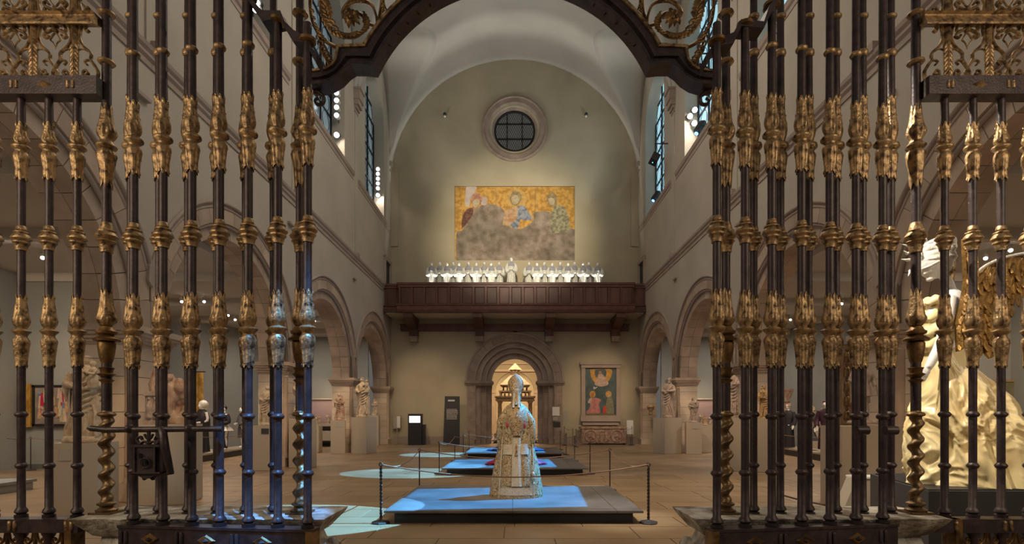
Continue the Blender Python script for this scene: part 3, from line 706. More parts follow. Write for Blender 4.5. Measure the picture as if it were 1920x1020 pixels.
# side grilles: rails and crests
def crest(x0, x1, mir):
    Y = YR-.05; cr = link('crest_rail', MB().box(P(x0, 0, Y).x, P(x1, 0, Y).x, Y-.05, Y+.06, P(0, 183, Y).z, P(0, 149, Y).z).mesh('cr', 'iron'), scr, (0, 0, 0))
    xa, xb = P(x0+(0 if not mir else -6), 0, Y).x, P(x1+(-6 if not mir else 0), 0, Y).x
    part('gilded_moulding', MB().add([(x, y, z) for x in (min(xa, xb), max(xa, xb)) for y, z in ((Y-.06, P(0, 44, Y-.06).z), (Y-.06, P(0, 40, Y-.06).z), (Y-.035, P(0, 36, Y).z), (Y-.035, P(0, 33, Y).z), (Y-.055, P(0, 30, Y).z), (Y+.04, P(0, 30, Y).z), (Y+.04, P(0, 44, Y).z))],
        [(i, (i+1) % 7, 7+(i+1) % 7, 7+i) for i in range(7)]+[tuple(range(7)), tuple(range(7, 14))]), 'gold', cr)
    cs = [65, 142, -12] if not mir else [1775, 1852, 1929]
    def unit(c, flip):
        mb = MB(); V = (lambda y: y) if not flip else (lambda y: 37+(37-y)*1.0)
        for s in (-1, 1):
            R = lambda L_: [(c+s*x, V(y)) for x, y in L_]
            stroke(mb, R([(26, 57), (22, 60), (18, 55), (20, 49), (13, 47), (9, 58), (8, 72), (14, 86), (25, 96), (29, 102), (29, 112), (36, 124), (42, 136), (40, 148)]), 5.2, Y, (.9, 1.1))
            stroke(mb, R([(22, 122), (17, 116), (24, 113), (31, 117)]), 4, Y)
            stroke(mb, R([(14, 148), (14, 135), (20, 132), (24, 138), (18, 140)]), 4.5, Y)
            stroke(mb, R([(24, 97), (14, 92), (4, 96), (2, 110), (4, 125)]), 3, Y)
        stroke(mb, [(c, V(44)), (c, V(75)), (c, V(100)), (c, V(148))], 13, Y, (1, .6))
        leaves(mb, [(c, V(80)), (c, V(100)), (c, V(125)), (c, V(146))], Y, 6.5, 1); leaves(mb, [(c, V(80)), (c, V(100)), (c, V(125)), (c, V(146))], Y, 6.5, -1)
        part('crest_scroll', mb, 'gold', cr, 60)
    def pend(c, flip):
        mb = MB(); V = (lambda y: y) if not flip else (lambda y: 37+(37-y))
        for s in (-1, 1):
            R = lambda L_: [(c+s*x, V(y)) for x, y in L_]
            stroke(mb, R([(0, 52), (10, 58), (18, 62), (22, 68), (16, 71), (12, 66)]), 5, Y)
            stroke(mb, R([(0, 60), (6, 68), (9, 75), (4, 80), (0, 88)]), 3.5, Y, (1, .6))
            stroke(mb, R([(3, 44), (9, 49), (16, 46)]), 4, Y)
        stroke(mb, [(c, V(42)), (c, V(60)), (c, V(56))], 11, Y, (1, .5)); stroke(mb, [(c, V(86)), (c, V(93))], 3, Y, (1, .2))
        part('crest_pendant', mb, 'gold', cr, 60)
    for c in cs: unit(c, 0); unit(c, 1)
    for c in ([28, 104] if not mir else [1813, 1890]): pend(c, 0); pend(c, 1)
    for c in ([82] if not mir else [1838, 1990]):
        q = P(c, 158, Y-.05); b = MB(); b.add([(q.x-.06, q.y, q.z), (q.x, q.y, q.z-.027), (q.x+.06, q.y, q.z), (q.x, q.y, q.z+.027), (q.x, q.y-.03, q.z)], [(0,1,4),(1,2,4),(2,3,4),(3,0,4),(0,3,2,1)])
        part('diamond_boss', b, 'gold', cr)
    for c in ((21, 31, 127, 137) if not mir else (1778, 1786, 1890, 1900)):
        q = P(c, 158, Y-.05); b = MB(); b.lathe([(q.z-.03, .004), (q.z-.025, .012), (q.z+.025, .012), (q.z+.03, .004)], 8, q.x, q.y)
        part('gilded_pin', b, 'gold', cr, 50)
    # bottom rail with openwork below
    Y = YR-.06; z1 = P(0, 971, Y).z; z0 = P(0, 996, Y).z
    br = link('bottom_rail', MB().box(P(x0-(0 if not mir else 25), 0, Y).x, P((x1-32 if not mir else x1), 0, Y).x, Y-.06, Y+.06, z0, z1).mesh('br', 'iron'), scr, (0, 0, 0))
    for c in ([40, 92] if not mir else [1824, 1877, 1930]):
        X = P(c, 0, Y).x; part('short_bar', MB().lathe([(.1, .035), (.15, .03), (z0-.05, .03), (z0-.02, .045), (z0, .05)], 12, X, Y), 'iron', br, 40)
    for c in ([14, 66, 118] if not mir else [1798, 1850, 1903]):
        b = MB()
        for s in (-1, 1):
            stroke(b, [(c+s*3, 998), (c+s*6, 1012), (c+s*14, 1020), (c+s*20, 1014), (c+s*15, 1009), (c+s*12, 1014)], 4.5, Y)
        stroke(b, [(c, 998), (c, 1040)], 6, Y)
        part('rail_scroll', b, 'gold_dark', br, 60)
    for c in ((18, 28, 124, 134) if not mir else (1793, 1884, 1896)):
        q = P(c, 986, Y-.06); b = MB(); b.lathe([(q.z-.04, .005), (q.z-.03, .014), (q.z+.03, .014), (q.z+.038, .005)], 8, q.x, q.y)
        part('gilded_pin', b, 'gold', br, 50)
    part('floor_rail', MB().box(P(x0, 0, Y).x, P(x1-30 if not mir else x1, 0, Y).x, Y-.06, Y+.06, 0, .12), 'iron', br)
    xe = P(140 if not mir else 1783, 0, Y).x
    part('end_stile', MB().box(xe-.02, xe+.03, Y-.07, Y+.06, 0, z1), 'gold_dark', br)
crest(-40, 190, 0); crest(1733, 1980, 1)
# head rail out of the frame joins the tall bars
part('head_rail', MB().box(P(180, 0, YR).x, P(1740, 0, YR).x, YR-.06, YR+.06, 5.02, 5.16), 'iron', scr)

# marble plinths ----------------------------------------------------
def plinth(x0, x1, end, label):
    cx = (x0+x1)/2; t = thing('marble_plinth', (cx, 4.05, 0), label, 'plinth')
    y0, y1 = 3.86, 4.32; zt = .962
    prof = [(.0, 0), (.0, .12), (.05, .18), (.11, .30), (.07, .48), (.00, .60), (-.01, .68), (.07, .74), (.09, .80), (.05, .82), (.02, .86), (-.035, .925), (-.05, .955), (0, zt)]
    def ring_(o, z): return [(x0+o, y0+o, z), (x1-o, y0+o, z), (x1-o, y1-o, z), (x0+o, y1-o, z)]
    mb = MB(); rows = []
    # subdivided block so the worn edges can be uneven
    for o, z in prof:
        r = []
        pts = ring_(o, z)
        for k in range(4):
            a, b = Vector(pts[k]), Vector(pts[(k+1) % 4]); n = 26 if k % 2 == 0 else 8
            for i in range(n): r.append(a+(b-a)*i/n)
        rows.append([p+Vector((0, 0, 0 if z in (0, zt) else .006*noise.noise(p*9)))+Vector((noise.noise(p*7)*.012, noise.noise(p*8+Vector((5, 0, 0)))*.012, 0)) for p in r])
    mb.grid(rows); part('block', mb, 'marble', t, 35)
    ys = y0+.015
    mb = MB()
    for cxx in [x0+.22+i*.32 for i in range(int((x1-x0-.3)/.32)+1)]:
        for s in (-1, 1):
            mb.tube([(cxx+s*(.02+.11*(1-q/14.)*cos(q*.55)), ys+.035, .68+.10*(1-q/14.)*sin(q*.55)-.02) for q in range(13)], .017, 6)
        mb.ell((cxx, ys+.03, .60), (.05, .03, .07))
    part('carved_scrolls', mb, 'marble', t, 60)
    xe = x1 if end > 0 else x0
    mb = MB()
    for yy in (3.98, 4.20):
        mb.tube([(xe-end*.03, yy+.08*(1-q/14.)*cos(q*.5), .66+.09*(1-q/14.)*sin(q*.5)) for q in range(14)], .016, 6)
        mb.tube([(xe-end*.02, yy, .74), (xe+end*.02, yy, .62), (xe+end*.03, yy, .45), (xe-end*.03, yy, .25)], [.03, .045, .04, .02], 8)
    part('carved_bracket', mb, 'marble', t, 60)
    return t
plinth(P(160, 0, 3.9).x, P(598, 0, 3.86).x, 1, 'worn carved marble plinth under the left half of the iron screen')
plinth(P(1312, 0, 3.86).x, P(1757, 0, 3.9).x, -1, 'worn carved marble plinth under the right half of the iron screen')

# opened gate leaves ------------------------------------------------
def leaf(xs, d0, d1, label, right):
    t = thing('gate_leaf', (P(xs[0], 0, d0).x, d0, 0), label, 'gate')
    Yr = 3.68
    me = {}
    pts = []
    for i, x in enumerate(xs):
        Y = d0+(d1-d0)*i/(len(xs)-1)
        k = ('L', 'R')[right]
        topy = [96, 56, 8, -60, -60, -60, -60][i] if not right else [97, 62, 20, -60, -60, -60, -60][i]
        key = i if i < 3 else 3
        if key not in me:
            me[key] = bar_meshes('front%s%d' % (k, key), [985, 885, 781, 619, 439, 256, 92, -60], 3.70, .86, (90,) if key >= 3 else (90,) if key == 2 else (), topy)
        X = P(x, 0, Y).x; put_bar(me[key], t, X, Y); pts.append((X, Y))
        if i < 3:
            zt = (781-[96, 56, 8][i] if not right else 781-[97, 62, 20][i])*3.74/1000+EYE
            part('gilded_ring', MB().lathe([(zt-.03, .03), (zt-.02, .055), (zt+.0, .055), (zt+.01, .04)], 16, X, Y), 'gold_dark', t, 40)
    a, b = Vector((*pts[0], 0)), Vector((*pts[-1], 0)); d = (b-a).normalized(); nn = Vector((-d.y, d.x, 0))
    if nn.y > 0: nn = -nn
    def obox(s0, s1, n0, n1, z0, z1):
        q = [a+d*s+nn*n+Vector((0, 0, z)) for s in (s0, s1) for n in (n0, n1) for z in (z0, z1)]
        return MB().add(q, [(0,1,3,2),(4,6,7,5),(0,4,5,1),(2,3,7,6),(0,2,6,4),(1,5,7,3)])
    Ln = (b-a).length; zb = 1.69+(781-985)*3.74/1000
    part('lower_rail', obox(-.055, Ln+.07, -.05, .055, zb-.30, zb), 'iron', t)
    part('rail_lip', obox(-.06, Ln+.075, -.055, .062, zb-.012, zb+.006), 'iron', t)
    b_ = obox(-.06, -.015, -.05, .064, .05, zb-.004); part('edge_stile', b_, 'gold_dark', t)
    part('edge_stile', obox(Ln+.03, Ln+.07, -.05, .05, .05, zb-.30), 'iron', t)
    part('foot_rail', obox(-.055, Ln+.07, -.05, .05, .04, .16), 'iron', t)
    for i in range(7):
        p = a+d*(Ln*i/6); part('short_bar', MB().lathe([(.16, .03), (zb-.3, .03)], 10, p.x, p.y), 'iron', t, 40)
    z = zb-.085
    for sft in ([.29, .69, 1.10] if not right else [.62, 1.02, .25]):
        s_ = Ln*sft/1.27 if sft < 1.25 else sft
        c = a+d*s_+nn*.056+Vector((0, 0, z)); u = d*.07; v = Vector((0, 0, .042))
        part('diamond_boss', MB().add([c-u, c-v, c+u, c+v, c+nn*.012-u*.75, c+nn*.012-v*.75, c+nn*.012+u*.75, c+nn*.012+v*.75], [(0,1,5,4),(1,2,6,5),(2,3,7,6),(3,0,4,7),(4,5,6,7)]), 'gold_dark', t)
        part('boss_stud', MB().add([c-u*.4+nn*.012, c-v*.4+nn*.012, c+u*.4+nn*.012, c+v*.4+nn*.012, c+nn*.045], [(0,1,4),(1,2,4),(2,3,4),(3,0,4)]), 'iron', t)
        for e in (-.018, .018):
            q = a+d*(s_+.2+e)+nn*.058+Vector((0, 0, z+.01))
            part('rail_pin', MB().lathe([(q.z-.045, .004), (q.z-.04, .013), (q.z+.03, .013), (q.z+.042, .008)], 8, q.x, q.y), 'iron', t, 50)
    # stepped top rail
    tp = [(600, 132), (590, 112), (577, 92), (558, 90), (542, 66), (534, 46), (500, 54), (486, 30), (468, 6), (440, -40)] if not right else [(1318, 134), (1328, 112), (1340, 98), (1368, 94), (1382, 62), (1424, 66), (1434, 44), (1452, 14), (1470, -12), (1490, -40)]
    mb = MB(); rows = []
    for i, (x, y) in enumerate(tp):
        Y = (d0+d1)/2-.02; q = P(x, y, Y)
        rows.append([q+Vector((0, -.07, 0)), q+Vector((0, .06, 0)), q+Vector((0, .06, .045+.03*(i % 3 == 0))), q+Vector((0, -.07, .045+.03*(i % 3 == 0)))])
    mb.grid(rows); part('stepped_top_rail', mb, 'iron', t)
    return t, a, d, nn, Ln
gl, a, d, nn, Ln = leaf([577, 521, 466, 412, 360, 306, 251], 3.62, 3.76, 'left gate leaf of gilded iron bars, opened back against the screen and lit blue', 0)
# bolt and lock box on the left leaf
Yb = 3.70
tb = MB().tube([P(170, 803, Yb-.09), P(200, 806, Yb-.09), P(418, 804, Yb-.09)], .020, 10)
bl = part('sliding_bolt', tb, 'iron', gl, 50)
for x in (243, 355): part('bolt_collar', MB().ell(P(x, 804, Yb-.09), (.028, .035, .032), 12, 8), 'iron', bl, 60)
part('bolt_tip', MB().ell(P(171, 803, Yb-.09), (.03, .02, .015), 10, 6), 'iron', bl, 60)
part('bolt_handle', MB().tube([P(302, 804, Yb-.10), P(306, 815, Yb-.13), P(309, 840, Yb-.13), P(314, 862, Yb-.12), P(320, 886, Yb-.10), P(304, 888, Yb-.09), P(290, 885, Yb-.08)], [.022, .026, .028, .026, .022, .016, .016], 10), 'iron', bl, 60)
lk = link('lock_box', None, gl, P(278, 865, Yb-.08))
q0, q1 = P(255, 884, Yb-.12), P(296, 838, Yb-.12)
mb = MB().box(q0.x, q1.x, Yb-.14, Yb-.04, q0.z, q1.z).box(q0.x-.012, q1.x+.03, Yb-.15, Yb-.06, q1.z, q1.z+.016).box(q0.x-.01, q1.x+.03, Yb-.15, Yb-.06, q0.z-.012, q0.z).box(q1.x-.02, q1.x+.035, Yb-.125, Yb-.05, q0.z, q1.z)
mb.box(q0.x+.0, q0.x+.012, Yb-.15, Yb-.13, q0.z, q1.z).box(q1.x-.012, q1.x, Yb-.15, Yb-.13, q0.z, q1.z)
part('lock_case', mb, 'iron', lk)
part('keyhole', MB().tube([P(261, 850, Yb-.152), P(261, 860, Yb-.152)], [.009, .006], 8), 'black', lk)
part('keyhole', MB().tube([P(272, 863, Yb-.152), P(272, 873, Yb-.152)], [.009, .006], 8), 'black', lk)
part('escutcheon', MB().tube([P(272+9*cos(k*pi/8), 868+9*sin(k*pi/8), Yb-.15) for k in range(17)], .004, 6), 'iron', lk, 60)
mb = MB(); Yo = Yb-.10
for s in (-1, 1):
    stroke(mb, [(279, 833), (279+s*8, 828), (279+s*16, 832), (279+s*22, 824), (279+s*15, 819), (279+s*12, 825)], 5, Yo)
    stroke(mb, [(279, 825), (279+s*5, 820), (279+s*8, 814)], 4, Yo)
stroke(mb, [(279, 838), (279, 824), (279, 810)], 6, Yo); part('lock_crest', mb, 'iron', lk, 50); mb = MB()
for s in (-1, 1): stroke(mb, [(279, 891), (279+s*8, 899), (279+s*11, 893)], 4, Yo)
pts = [(255, 884), (262, 890), (272, 895), (280, 897), (288, 895), (296, 890), (300, 884)]
mb.prism([g2(x, y, Yo) for x, y in pts], lambda u, v, t: (u, t, v), Yo-.03, Yo+.03)
part('lock_apron', mb, 'iron', lk, 50)
gr, a, d, nn, Ln = leaf([1344, 1397, 1447, 1503, 1556, 1605, 1655], 3.62, 3.80, 'right gate leaf of gilded iron bars, opened back against the screen in warm light', 1)
for x in (1615, 1669):
    q = P(x, 807, 3.66); part('bolt_socket', MB().grid([[(q.x+dx+.0, q.y-dy, q.z) for dx, dy in ()] or [(q.x-.035+.0, q.y+r*cos(k*pi/8), q.z+r*sin(k*pi/8)) for k in range(16)] for r in (.02, .03)]+[[(q.x+.045, q.y+r*cos(k*pi/8), q.z+r*sin(k*pi/8)) for k in range(16)] for r in (.03, .028)]), 'iron', gr, 40)
# ================================================================ ROOM BEYOND THE DOOR
R = struct(link('hall_wall', None, None, (0, 40, 0)))
b = MB().box(-8, -7.8, 34.1, 50, 0, 9).box(7.8, 8, 34.1, 50, 0, 9)
part('side_walls', b, 'plaster', R)
lp = [(-8, 0), (-1.65, 0), (-1.65, 3.9)]+arc(0, 3.9, 1.65, pi, 0, 24)[1:]+[(1.65, 0), (8, 0), (8, 9), (-8, 9)]
link('end_wall', curve_fill('end_wall', [lp], .6, 'plaster', Matrix(((1, 0, 0, 0), (0, 0, 1, 46.3), (0, 1, 0, 0), (0, 0, 0, 1)))), R)
for s in (-1, 1):
    part('pilaster', MB().box(*sorted((s*1.65, s*2.15)), 45.85, 46.0, 0, 3.7).box(*sorted((s*1.6, s*2.25)), 45.8, 46.0, 3.7, 3.95), 'stone_pale', R)
part('frieze', MB().box(-8, 8, 45.85, 46, 5.55, 5.75).box(-8, 8, 45.9, 46, 6.2, 6.3), 'stone_pale', R)
part('end_room', MB().box(-5, 5, 54, 54.2, 0, 7), 'plaster', R)
struct(part('hall_ceiling', MB().box(-8, 8, 34.1, 54, 9, 9.2), 'vault'))
area((0, 39, 8.6), (0, 41, 0), 4, 1000, WARM); area((0, 50, 6.4), (0, 50, 0), 3, 700, WARM)
for s in (-1, 1): spot((s*3, 36, 7), (0, 38.5, 3), 320, WARM, 45)
t = thing('ciborium', (0, 38.6, 0), 'small pale stone altar canopy with columns and tiered pyramid roof beyond the doorway', 'canopy')
K = .0386; cx = .03
def zz(y): return EYE+(781-y)*K
part('base', MB().cbox(cx, 38.6, 0, 2.9, 2.9, .5), 'limestone', t)
for sx in (-1, 1):
    for sy in (-1, 1):
        part('column', MB().lathe([(.5, .18), (.6, .19), (.68, .13), (zz(757), .11), (zz(755), .15), (zz(752), .2)], 14, cx+sx*1.1, 38.6+sy*1.1), 'limestone', t, 40)
part('entablature', MB().cbox(cx, 38.6, zz(752), 2.75, 2.75, .10).cbox(cx, 38.6, zz(749.5), 2.6, 2.6, .12).cbox(cx, 38.6, zz(746.5), 2.85, 2.85, .1), 'limestone', t)
b = MB()
for i in range(8):
    for s in (-1, 1):
        u = -1.05+i*.3
        b.lathe([(zz(745), .05), (zz(736), .04)], 8, cx+u, 38.6+s*1.0); b.lathe([(zz(745), .05), (zz(736), .04)], 8, cx+s*1.0, 38.6+u)
b.cbox(cx, 38.6, zz(736), 2.3, 2.3, .1); part('lower_gallery', b, 'limestone', t, 40)
b = MB()
for i in range(7):
    for s in (-1, 1):
        u = -.84+i*.28
        b.lathe([(zz(734), .045), (zz(725), .035)], 8, cx+u, 38.6+s*.84); b.lathe([(zz(734), .045), (zz(725), .035)], 8, cx+s*.84, 38.6+u)
b.cbox(cx, 38.6, zz(725), 2.0, 2.0, .08); part('upper_gallery', b, 'limestone', t, 40)
def pyr(h0, z0, h1, z1, n=4):
    b = MB(); q = [(h*cos(pi/4*(1 if n == 4 else 0)+2*pi*k/n), h*sin(pi/4*(1 if n == 4 else 0)+2*pi*k/n)) for h in (1,) for k in range(n)]
    return b.add([(cx+h0*u, 38.6+h0*v, z0) for u, v in q]+[(cx+h1*u, 38.6+h1*v, z1) for u, v in q], [tuple(range(n)), tuple(range(n, 2*n))]+[(k, (k+1) % n, n+(k+1) % n, n+k) for k in range(n)])
part('roof', pyr(1.52, zz(723), .42, zz(703)), 'limestone', t)
b = MB()
for k in range(8): b.lathe([(zz(703), .05), (zz(694), .04)], 8, cx+.3*cos(pi*k/4), 38.6+.3*sin(pi*k/4))
part('lantern', b, 'limestone', t, 40); part('lantern_roof', pyr(.52, zz(694), .02, zz(681), 8), 'limestone', t)
for s in (-1, 1): tag(part('stone_screen', MB().box(*sorted((s*3.4, s*1.7)), 44.8, 45.0, 0, 2.6), 'stone_pale'), 'pale low stone screen wall %s of the altar canopy' % ('left' if s < 0 else 'right'), 'screen wall')

# ================================================================ BALCONY
t = thing('balcony', (0, 31.8, 7.7), 'dark wooden panelled balcony on brackets across the end wall', 'balcony')
yf = 30.75
def pz(y, Y=30.75): return EYE+(781-y)*Y/1000
part('deck', MB().box(-7.6, 7.6, yf+.15, YB-.02, 7.75, 7.95), 'wood', t)
part('frame_backing', MB().box(-6.7, 6.85, yf+.05, yf+.12, 7.75, 9.35).box(-7.6, -6.7, yf+.35, yf+.42, 7.75, 9.35).box(6.85, 7.6, yf+.35, yf+.42, 7.75, 9.35), 'wood_red', t)
part('top_rail', MB().box(-6.8, 6.95, yf-.06, yf+.16, 9.30, 9.42).box(-7.6, -6.8, yf+.24, yf+.46, 9.30, 9.42).box(6.95, 7.6, yf+.24, yf+.46, 9.30, 9.42), 'wood_red', t)
part('middle_rail', MB().box(-6.75, 6.9, yf-.02, yf+.1, 9.16, 9.3).box(-7.6, 7.6, yf+.28, yf+.4, 9.16, 9.3), 'wood_red', t)
n = 19; wd = 13.5/n
for i in range(n):
    x0 = -6.68+i*wd; 
    part('panel', MB().add([(x0+.10, yf+.04, 8.18), (x0+wd-.02, yf+.04, 8.18), (x0+wd-.02, yf+.04, 9.16), (x0+.10, yf+.04, 9.16), (x0+.15, yf+.015, 8.23), (x0+wd-.07, yf+.015, 8.23), (x0+wd-.07, yf+.015, 9.11), (x0+.15, yf+.015, 9.11)], [(4,5,6,7),(0,1,5,4),(1,2,6,5),(2,3,7,6),(3,0,4,7)]), 'wood', t)
    part('stile', MB().box(x0, x0+.09, yf-.005, yf+.08, 8.16, 9.17), 'wood_red', t)
for x0, x1 in ((-7.55, -6.85), (7.0, 7.55)):
    part('panel', MB().box(x0+.06, x1-.06, yf+.31, yf+.36, 8.2, 9.14), 'wood', t)
prof = [(yf+.12, 8.18), (yf-.05, 8.18), (yf-.08, 8.13), (yf-.02, 8.06), (yf+.0, 7.86), (yf+.06, 7.74), (yf+.12, 7.70)]
part('lower_moulding', MB().prism(prof, lambda u, v, s: (s, u, v), -6.8, 6.95).prism([(u+.3, v) for u, v in prof], lambda u, v, s: (s, u, v), -7.62, 7.62), 'wood_red', t)
part('rear_beam', MB().box(-7.0, 7.0, YB-.35, YB-.02, 6.95, 7.35).box(-7.05, 7.05, YB-.4, YB-.02, 7.3, 7.36), 'wood', t)
part('soffit_board', MB().box(-7.5, 7.5, yf+.3, YB-.02, 7.68, 7.75), 'plaster', t)
for px in (770, 898, 1033, 1162):
    x = (px-965)*.0315
    prof = [(yf+.15, 7.72), (yf+.15, 7.45), (yf+.5, 7.30), (yf+1.2, 7.12), (YB-.5, 7.0), (YB-.45, 6.6), (YB-.02, 6.6), (YB-.02, 7.72)]
    b = part('bracket', MB().prism(prof, lambda u, v, s: (s, u, v), x-.30, x+.22), 'wood', t)
    part('bracket_foot', MB().box(x-.27, x+.20, YB-.45, YB-.02, 6.28, 6.6), 'stone_dark', b)
tag(part('choir_riser', MB().box(-5.6, 5.6, 31.3, 32.4, 7.95, 9.12).box(-.5, .5, 31.2, 32.3, 9.12, 9.32), 'darkgrey'), 'dark riser hidden behind the balcony front carrying the choir figures', 'platform')

# ================================================================ FIGURES
def remesh(mb, vox, smooth=2):
    me = mb.mesh('sculpt', None); o = bpy.data.objects.new('t', me); C.objects.link(o)
    r = o.modifiers.new('r', 'REMESH'); r.mode = 'VOXEL'; r.voxel_size = vox
    if smooth:
        s = o.modifiers.new('s', 'SMOOTH'); s.iterations = smooth; s.factor = .5
    dg = bpy.context.evaluated_depsgraph_get(); m2 = bpy.data.meshes.new_from_object(o.evaluated_get(dg)); bpy.data.objects.remove(o)
    m2.polygons.foreach_set('use_smooth', [True]*len(m2.polygons)); return m2
def headmb(mb, c, s, yaw=0, tilt=0):
    """egg head facing -Y with brow, nose, lips, chin and ears; s = head height/2"""
    h = MB()
    h.ell((0, 0, 0), (s*.72, s*.86, s), 20, 14, lambda d: 1-.16*max(0, -d.z)*(1-max(0, -d.y)*.5))
    h.tube([(0, -s*.78, s*.18), (0, -s*.97, -s*.10), (0, -s*.80, -s*.22)], [s*.07, s*.13, s*.08], 6)
    h.ell((0, -s*.74, -s*.42), (s*.18, s*.07, s*.05), 8, 5); h.ell((0, -s*.50, -s*.74), (s*.22, s*.2, s*.15), 8, 5)
    for q in (-1, 1):
        h.ell((q*s*.26, -s*.72, s*.10), (s*.14, s*.07, s*.06), 8, 5)
        h.tube([(q*s*.10, -s*.80, s*.26), (q*s*.42, -s*.66, s*.26)], s*.06, 5)
        h.ell((q*s*.70, 0, 0), (s*.08, s*.15, s*.22), 8, 5)
    mt = Matrix.Translation(c) @ Matrix.Rotation(yaw, 4, 'Z') @ Matrix.Rotation(tilt, 4, 'X')
    return mb.join(h, mt)
def hand(mb, p, d, s=.09, curl=.3):
    """palm with four fingers and a thumb, pointing along d"""
    p = Vector(p); d = Vector(d).normalized(); side = d.cross(Vector((0, 1, 0)))
    side = side.normalized() if side.length > .1 else Vector((1, 0, 0)); dn = side.cross(d)
    mb.tube([p-d*s*.15, p+d*s*.4, p+d*s*.95], [s*.26, s*.42, s*.40], 8, flat=.6)
    for i, (o, l) in enumerate(((-.30, .75), (-.10, .9), (.10, .85), (.30, .65))):
        a = p+d*s*.85+side*o*s; b = a+d*s*l*.5; c = b+(d+dn*curl).normalized()*s*l*.5
        mb.tube([a, b, c], [s*.11, s*.10, s*.07], 6)
    a = p+d*s*.25-side*s*.3; mb.tube([a, a+(d*.6-side*.8)*s*.4, a+(d*1.1-side*.8)*s*.6], [s*.13, s*.12, s*.08], 6)
def statue(H, child=0, lean=.03, fold=9, crown=0, seed=0, wide=1.0, base=.06, arms=1, beard=0, male=0):
    mb = MB(); rnd = random.Random(seed)
    def cx(z): return lean*sin(pi*z*1.1+.3)*H
    secs = []
    for z, rx, ry, a in ((0, .165, .135, .14), (.05, .17, .14, .15), (.15, .155, .125, .14), (.3, .145, .118, .12), (.45, .14, .11, .10), (.55, .128, .102, .08), (.63, .115, .09, .06), (.72, .135, .092, .06), (.78, .14, .085, .04), (.82, .12, .075, .02), (.85, .06, .055, 0), (.88, .042, .045, 0)):
        secs.append((z*H, cx(z), 0, rx*H*wide, ry*H, a))
    mb.loft(secs, 36, fold, seed, seed*3.1)
    # diagonal drapery folds
    for k in range(6):
        z0 = .28+.07*k; s = 1 if k % 2 else 1
        pts = [(cx(z0)+(-.13+.26*q)*H*wide, -H*(.02+.112*sin(pi*q)), (z0+.14*q*s-.05*sin(pi*q))*H) for q in [i/8 for i in range(9)]]
        mb.tube(pts, [.008*H+.011*H*sin(pi*i/8) for i in range(9)], 6)
    for k in range(5):
        x = (-.11+.055*k)*H*wide
        mb.tube([(x*1.2+cx(0), -.125*H, .01*H), (x*1.1, -.125*H, .12*H), (x*.9+cx(.3), -.112*H, .30*H), (x*.6+cx(.4), -.10*H, .42*H)], [.02*H, .017*H, .013*H, .006*H], 6)
    hc = (cx(.93), -.008*H, .935*H); headmb(mb, hc, .066*H, .25*(rnd.random()-.5))
    # veil / hair
    mb.ell((hc[0], .02*H, .945*H), (.058*H, .055*H, .068*H), 12, 8); mb.tube([(hc[0], .035*H, .93*H), (hc[0], .045*H, .86*H), (cx(.8), .05*H, .78*H)], [.05*H, .055*H, .07*H], 8)
    if crown:
        mb.lathe([(.965*H, .05*H), (.985*H, .058*H, .0), (1.0*H, .062*H, .12, 5)], 20, hc[0], 0)
    if beard: mb.tube([(hc[0], -.055*H, .90*H), (hc[0], -.07*H, .86*H), (hc[0], -.06*H, .82*H)], [.03*H, .03*H, .01*H], 8)
    sh = cx(.79)
    if arms:
        L_ = [(sh-.12*H*wide, 0, .79*H), (sh-.165*H*wide, -.02*H, .66*H), (sh-.09*H, -.125*H, .62*H)]
        R_ = [(sh+.12*H*wide, 0, .79*H), (sh+.165*H*wide, -.02*H, .66*H), (sh+.06*H, -.13*H, (.64 if not child else .60)*H)]
        for A in (L_, R_):
            mb.tube(bez(A, 4), [.045*H, .044*H, .044*H, .046*H, .048*H, .044*H, .04*H, .034*H, .026*H], 10)
            hand(mb, A[2], (Vector(A[2])-Vector(A[1]))*Vector((1, .3, .6)), .045*H)
            mb.tube([A[1], (A[1][0], A[1][1]-.02*H, .55*H), (A[1][0]*.9, -.05*H, .45*H)], [.045*H, .032*H, .008*H], 8)
    if child:
        s = child; o = MB(); h = H*.34
        o.loft([(0, 0, 0, .17*h, .15*h, .1), (.2*h, 0, 0, .2*h, .17*h, .1), (.5*h, 0, 0, .15*h, .13*h, .05), (.68*h, 0, 0, .17*h, .12*h, .03), (.75*h, 0, 0, .07*h, .07*h, 0)], 20, 6)
        headmb(o, (0, 0, .87*h), .13*h, 0)
        o.tube([(.15*h, 0, .65*h), (.22*h, -.12*h, .5*h), (.1*h, -.28*h, .55*h)], .05*h, 6); o.tube([(-.15*h, 0, .65*h), (-.22*h, -.12*h, .5*h), (-.1*h, -.28*h, .6*h)], .05*h, 6)
        mb.join(o, Matrix.Translation((s*.135*H+sh, -.10*H, .60*H)) @ Matrix.Rotation(-s*.5, 4, 'Z'))
    if base: mb.lathe([(-base*H, .18*H*wide), (-.5*base*H, .185*H*wide), (.01*H, .17*H*wide)], 8)
    return mb
def put_statue(name, x, y, z, H, m, label, group=None, rz=0, vox=None, mb=None, **k):
    me = remesh(mb or statue(H, **k), vox or H*.0085); me.name = name; me.materials.append(M[m])
    o = link(name, me, None, (x, y, z+k.get('base', .06)*H), None, (0, 0, rz)); tag(o, label, 'statue', group); return o
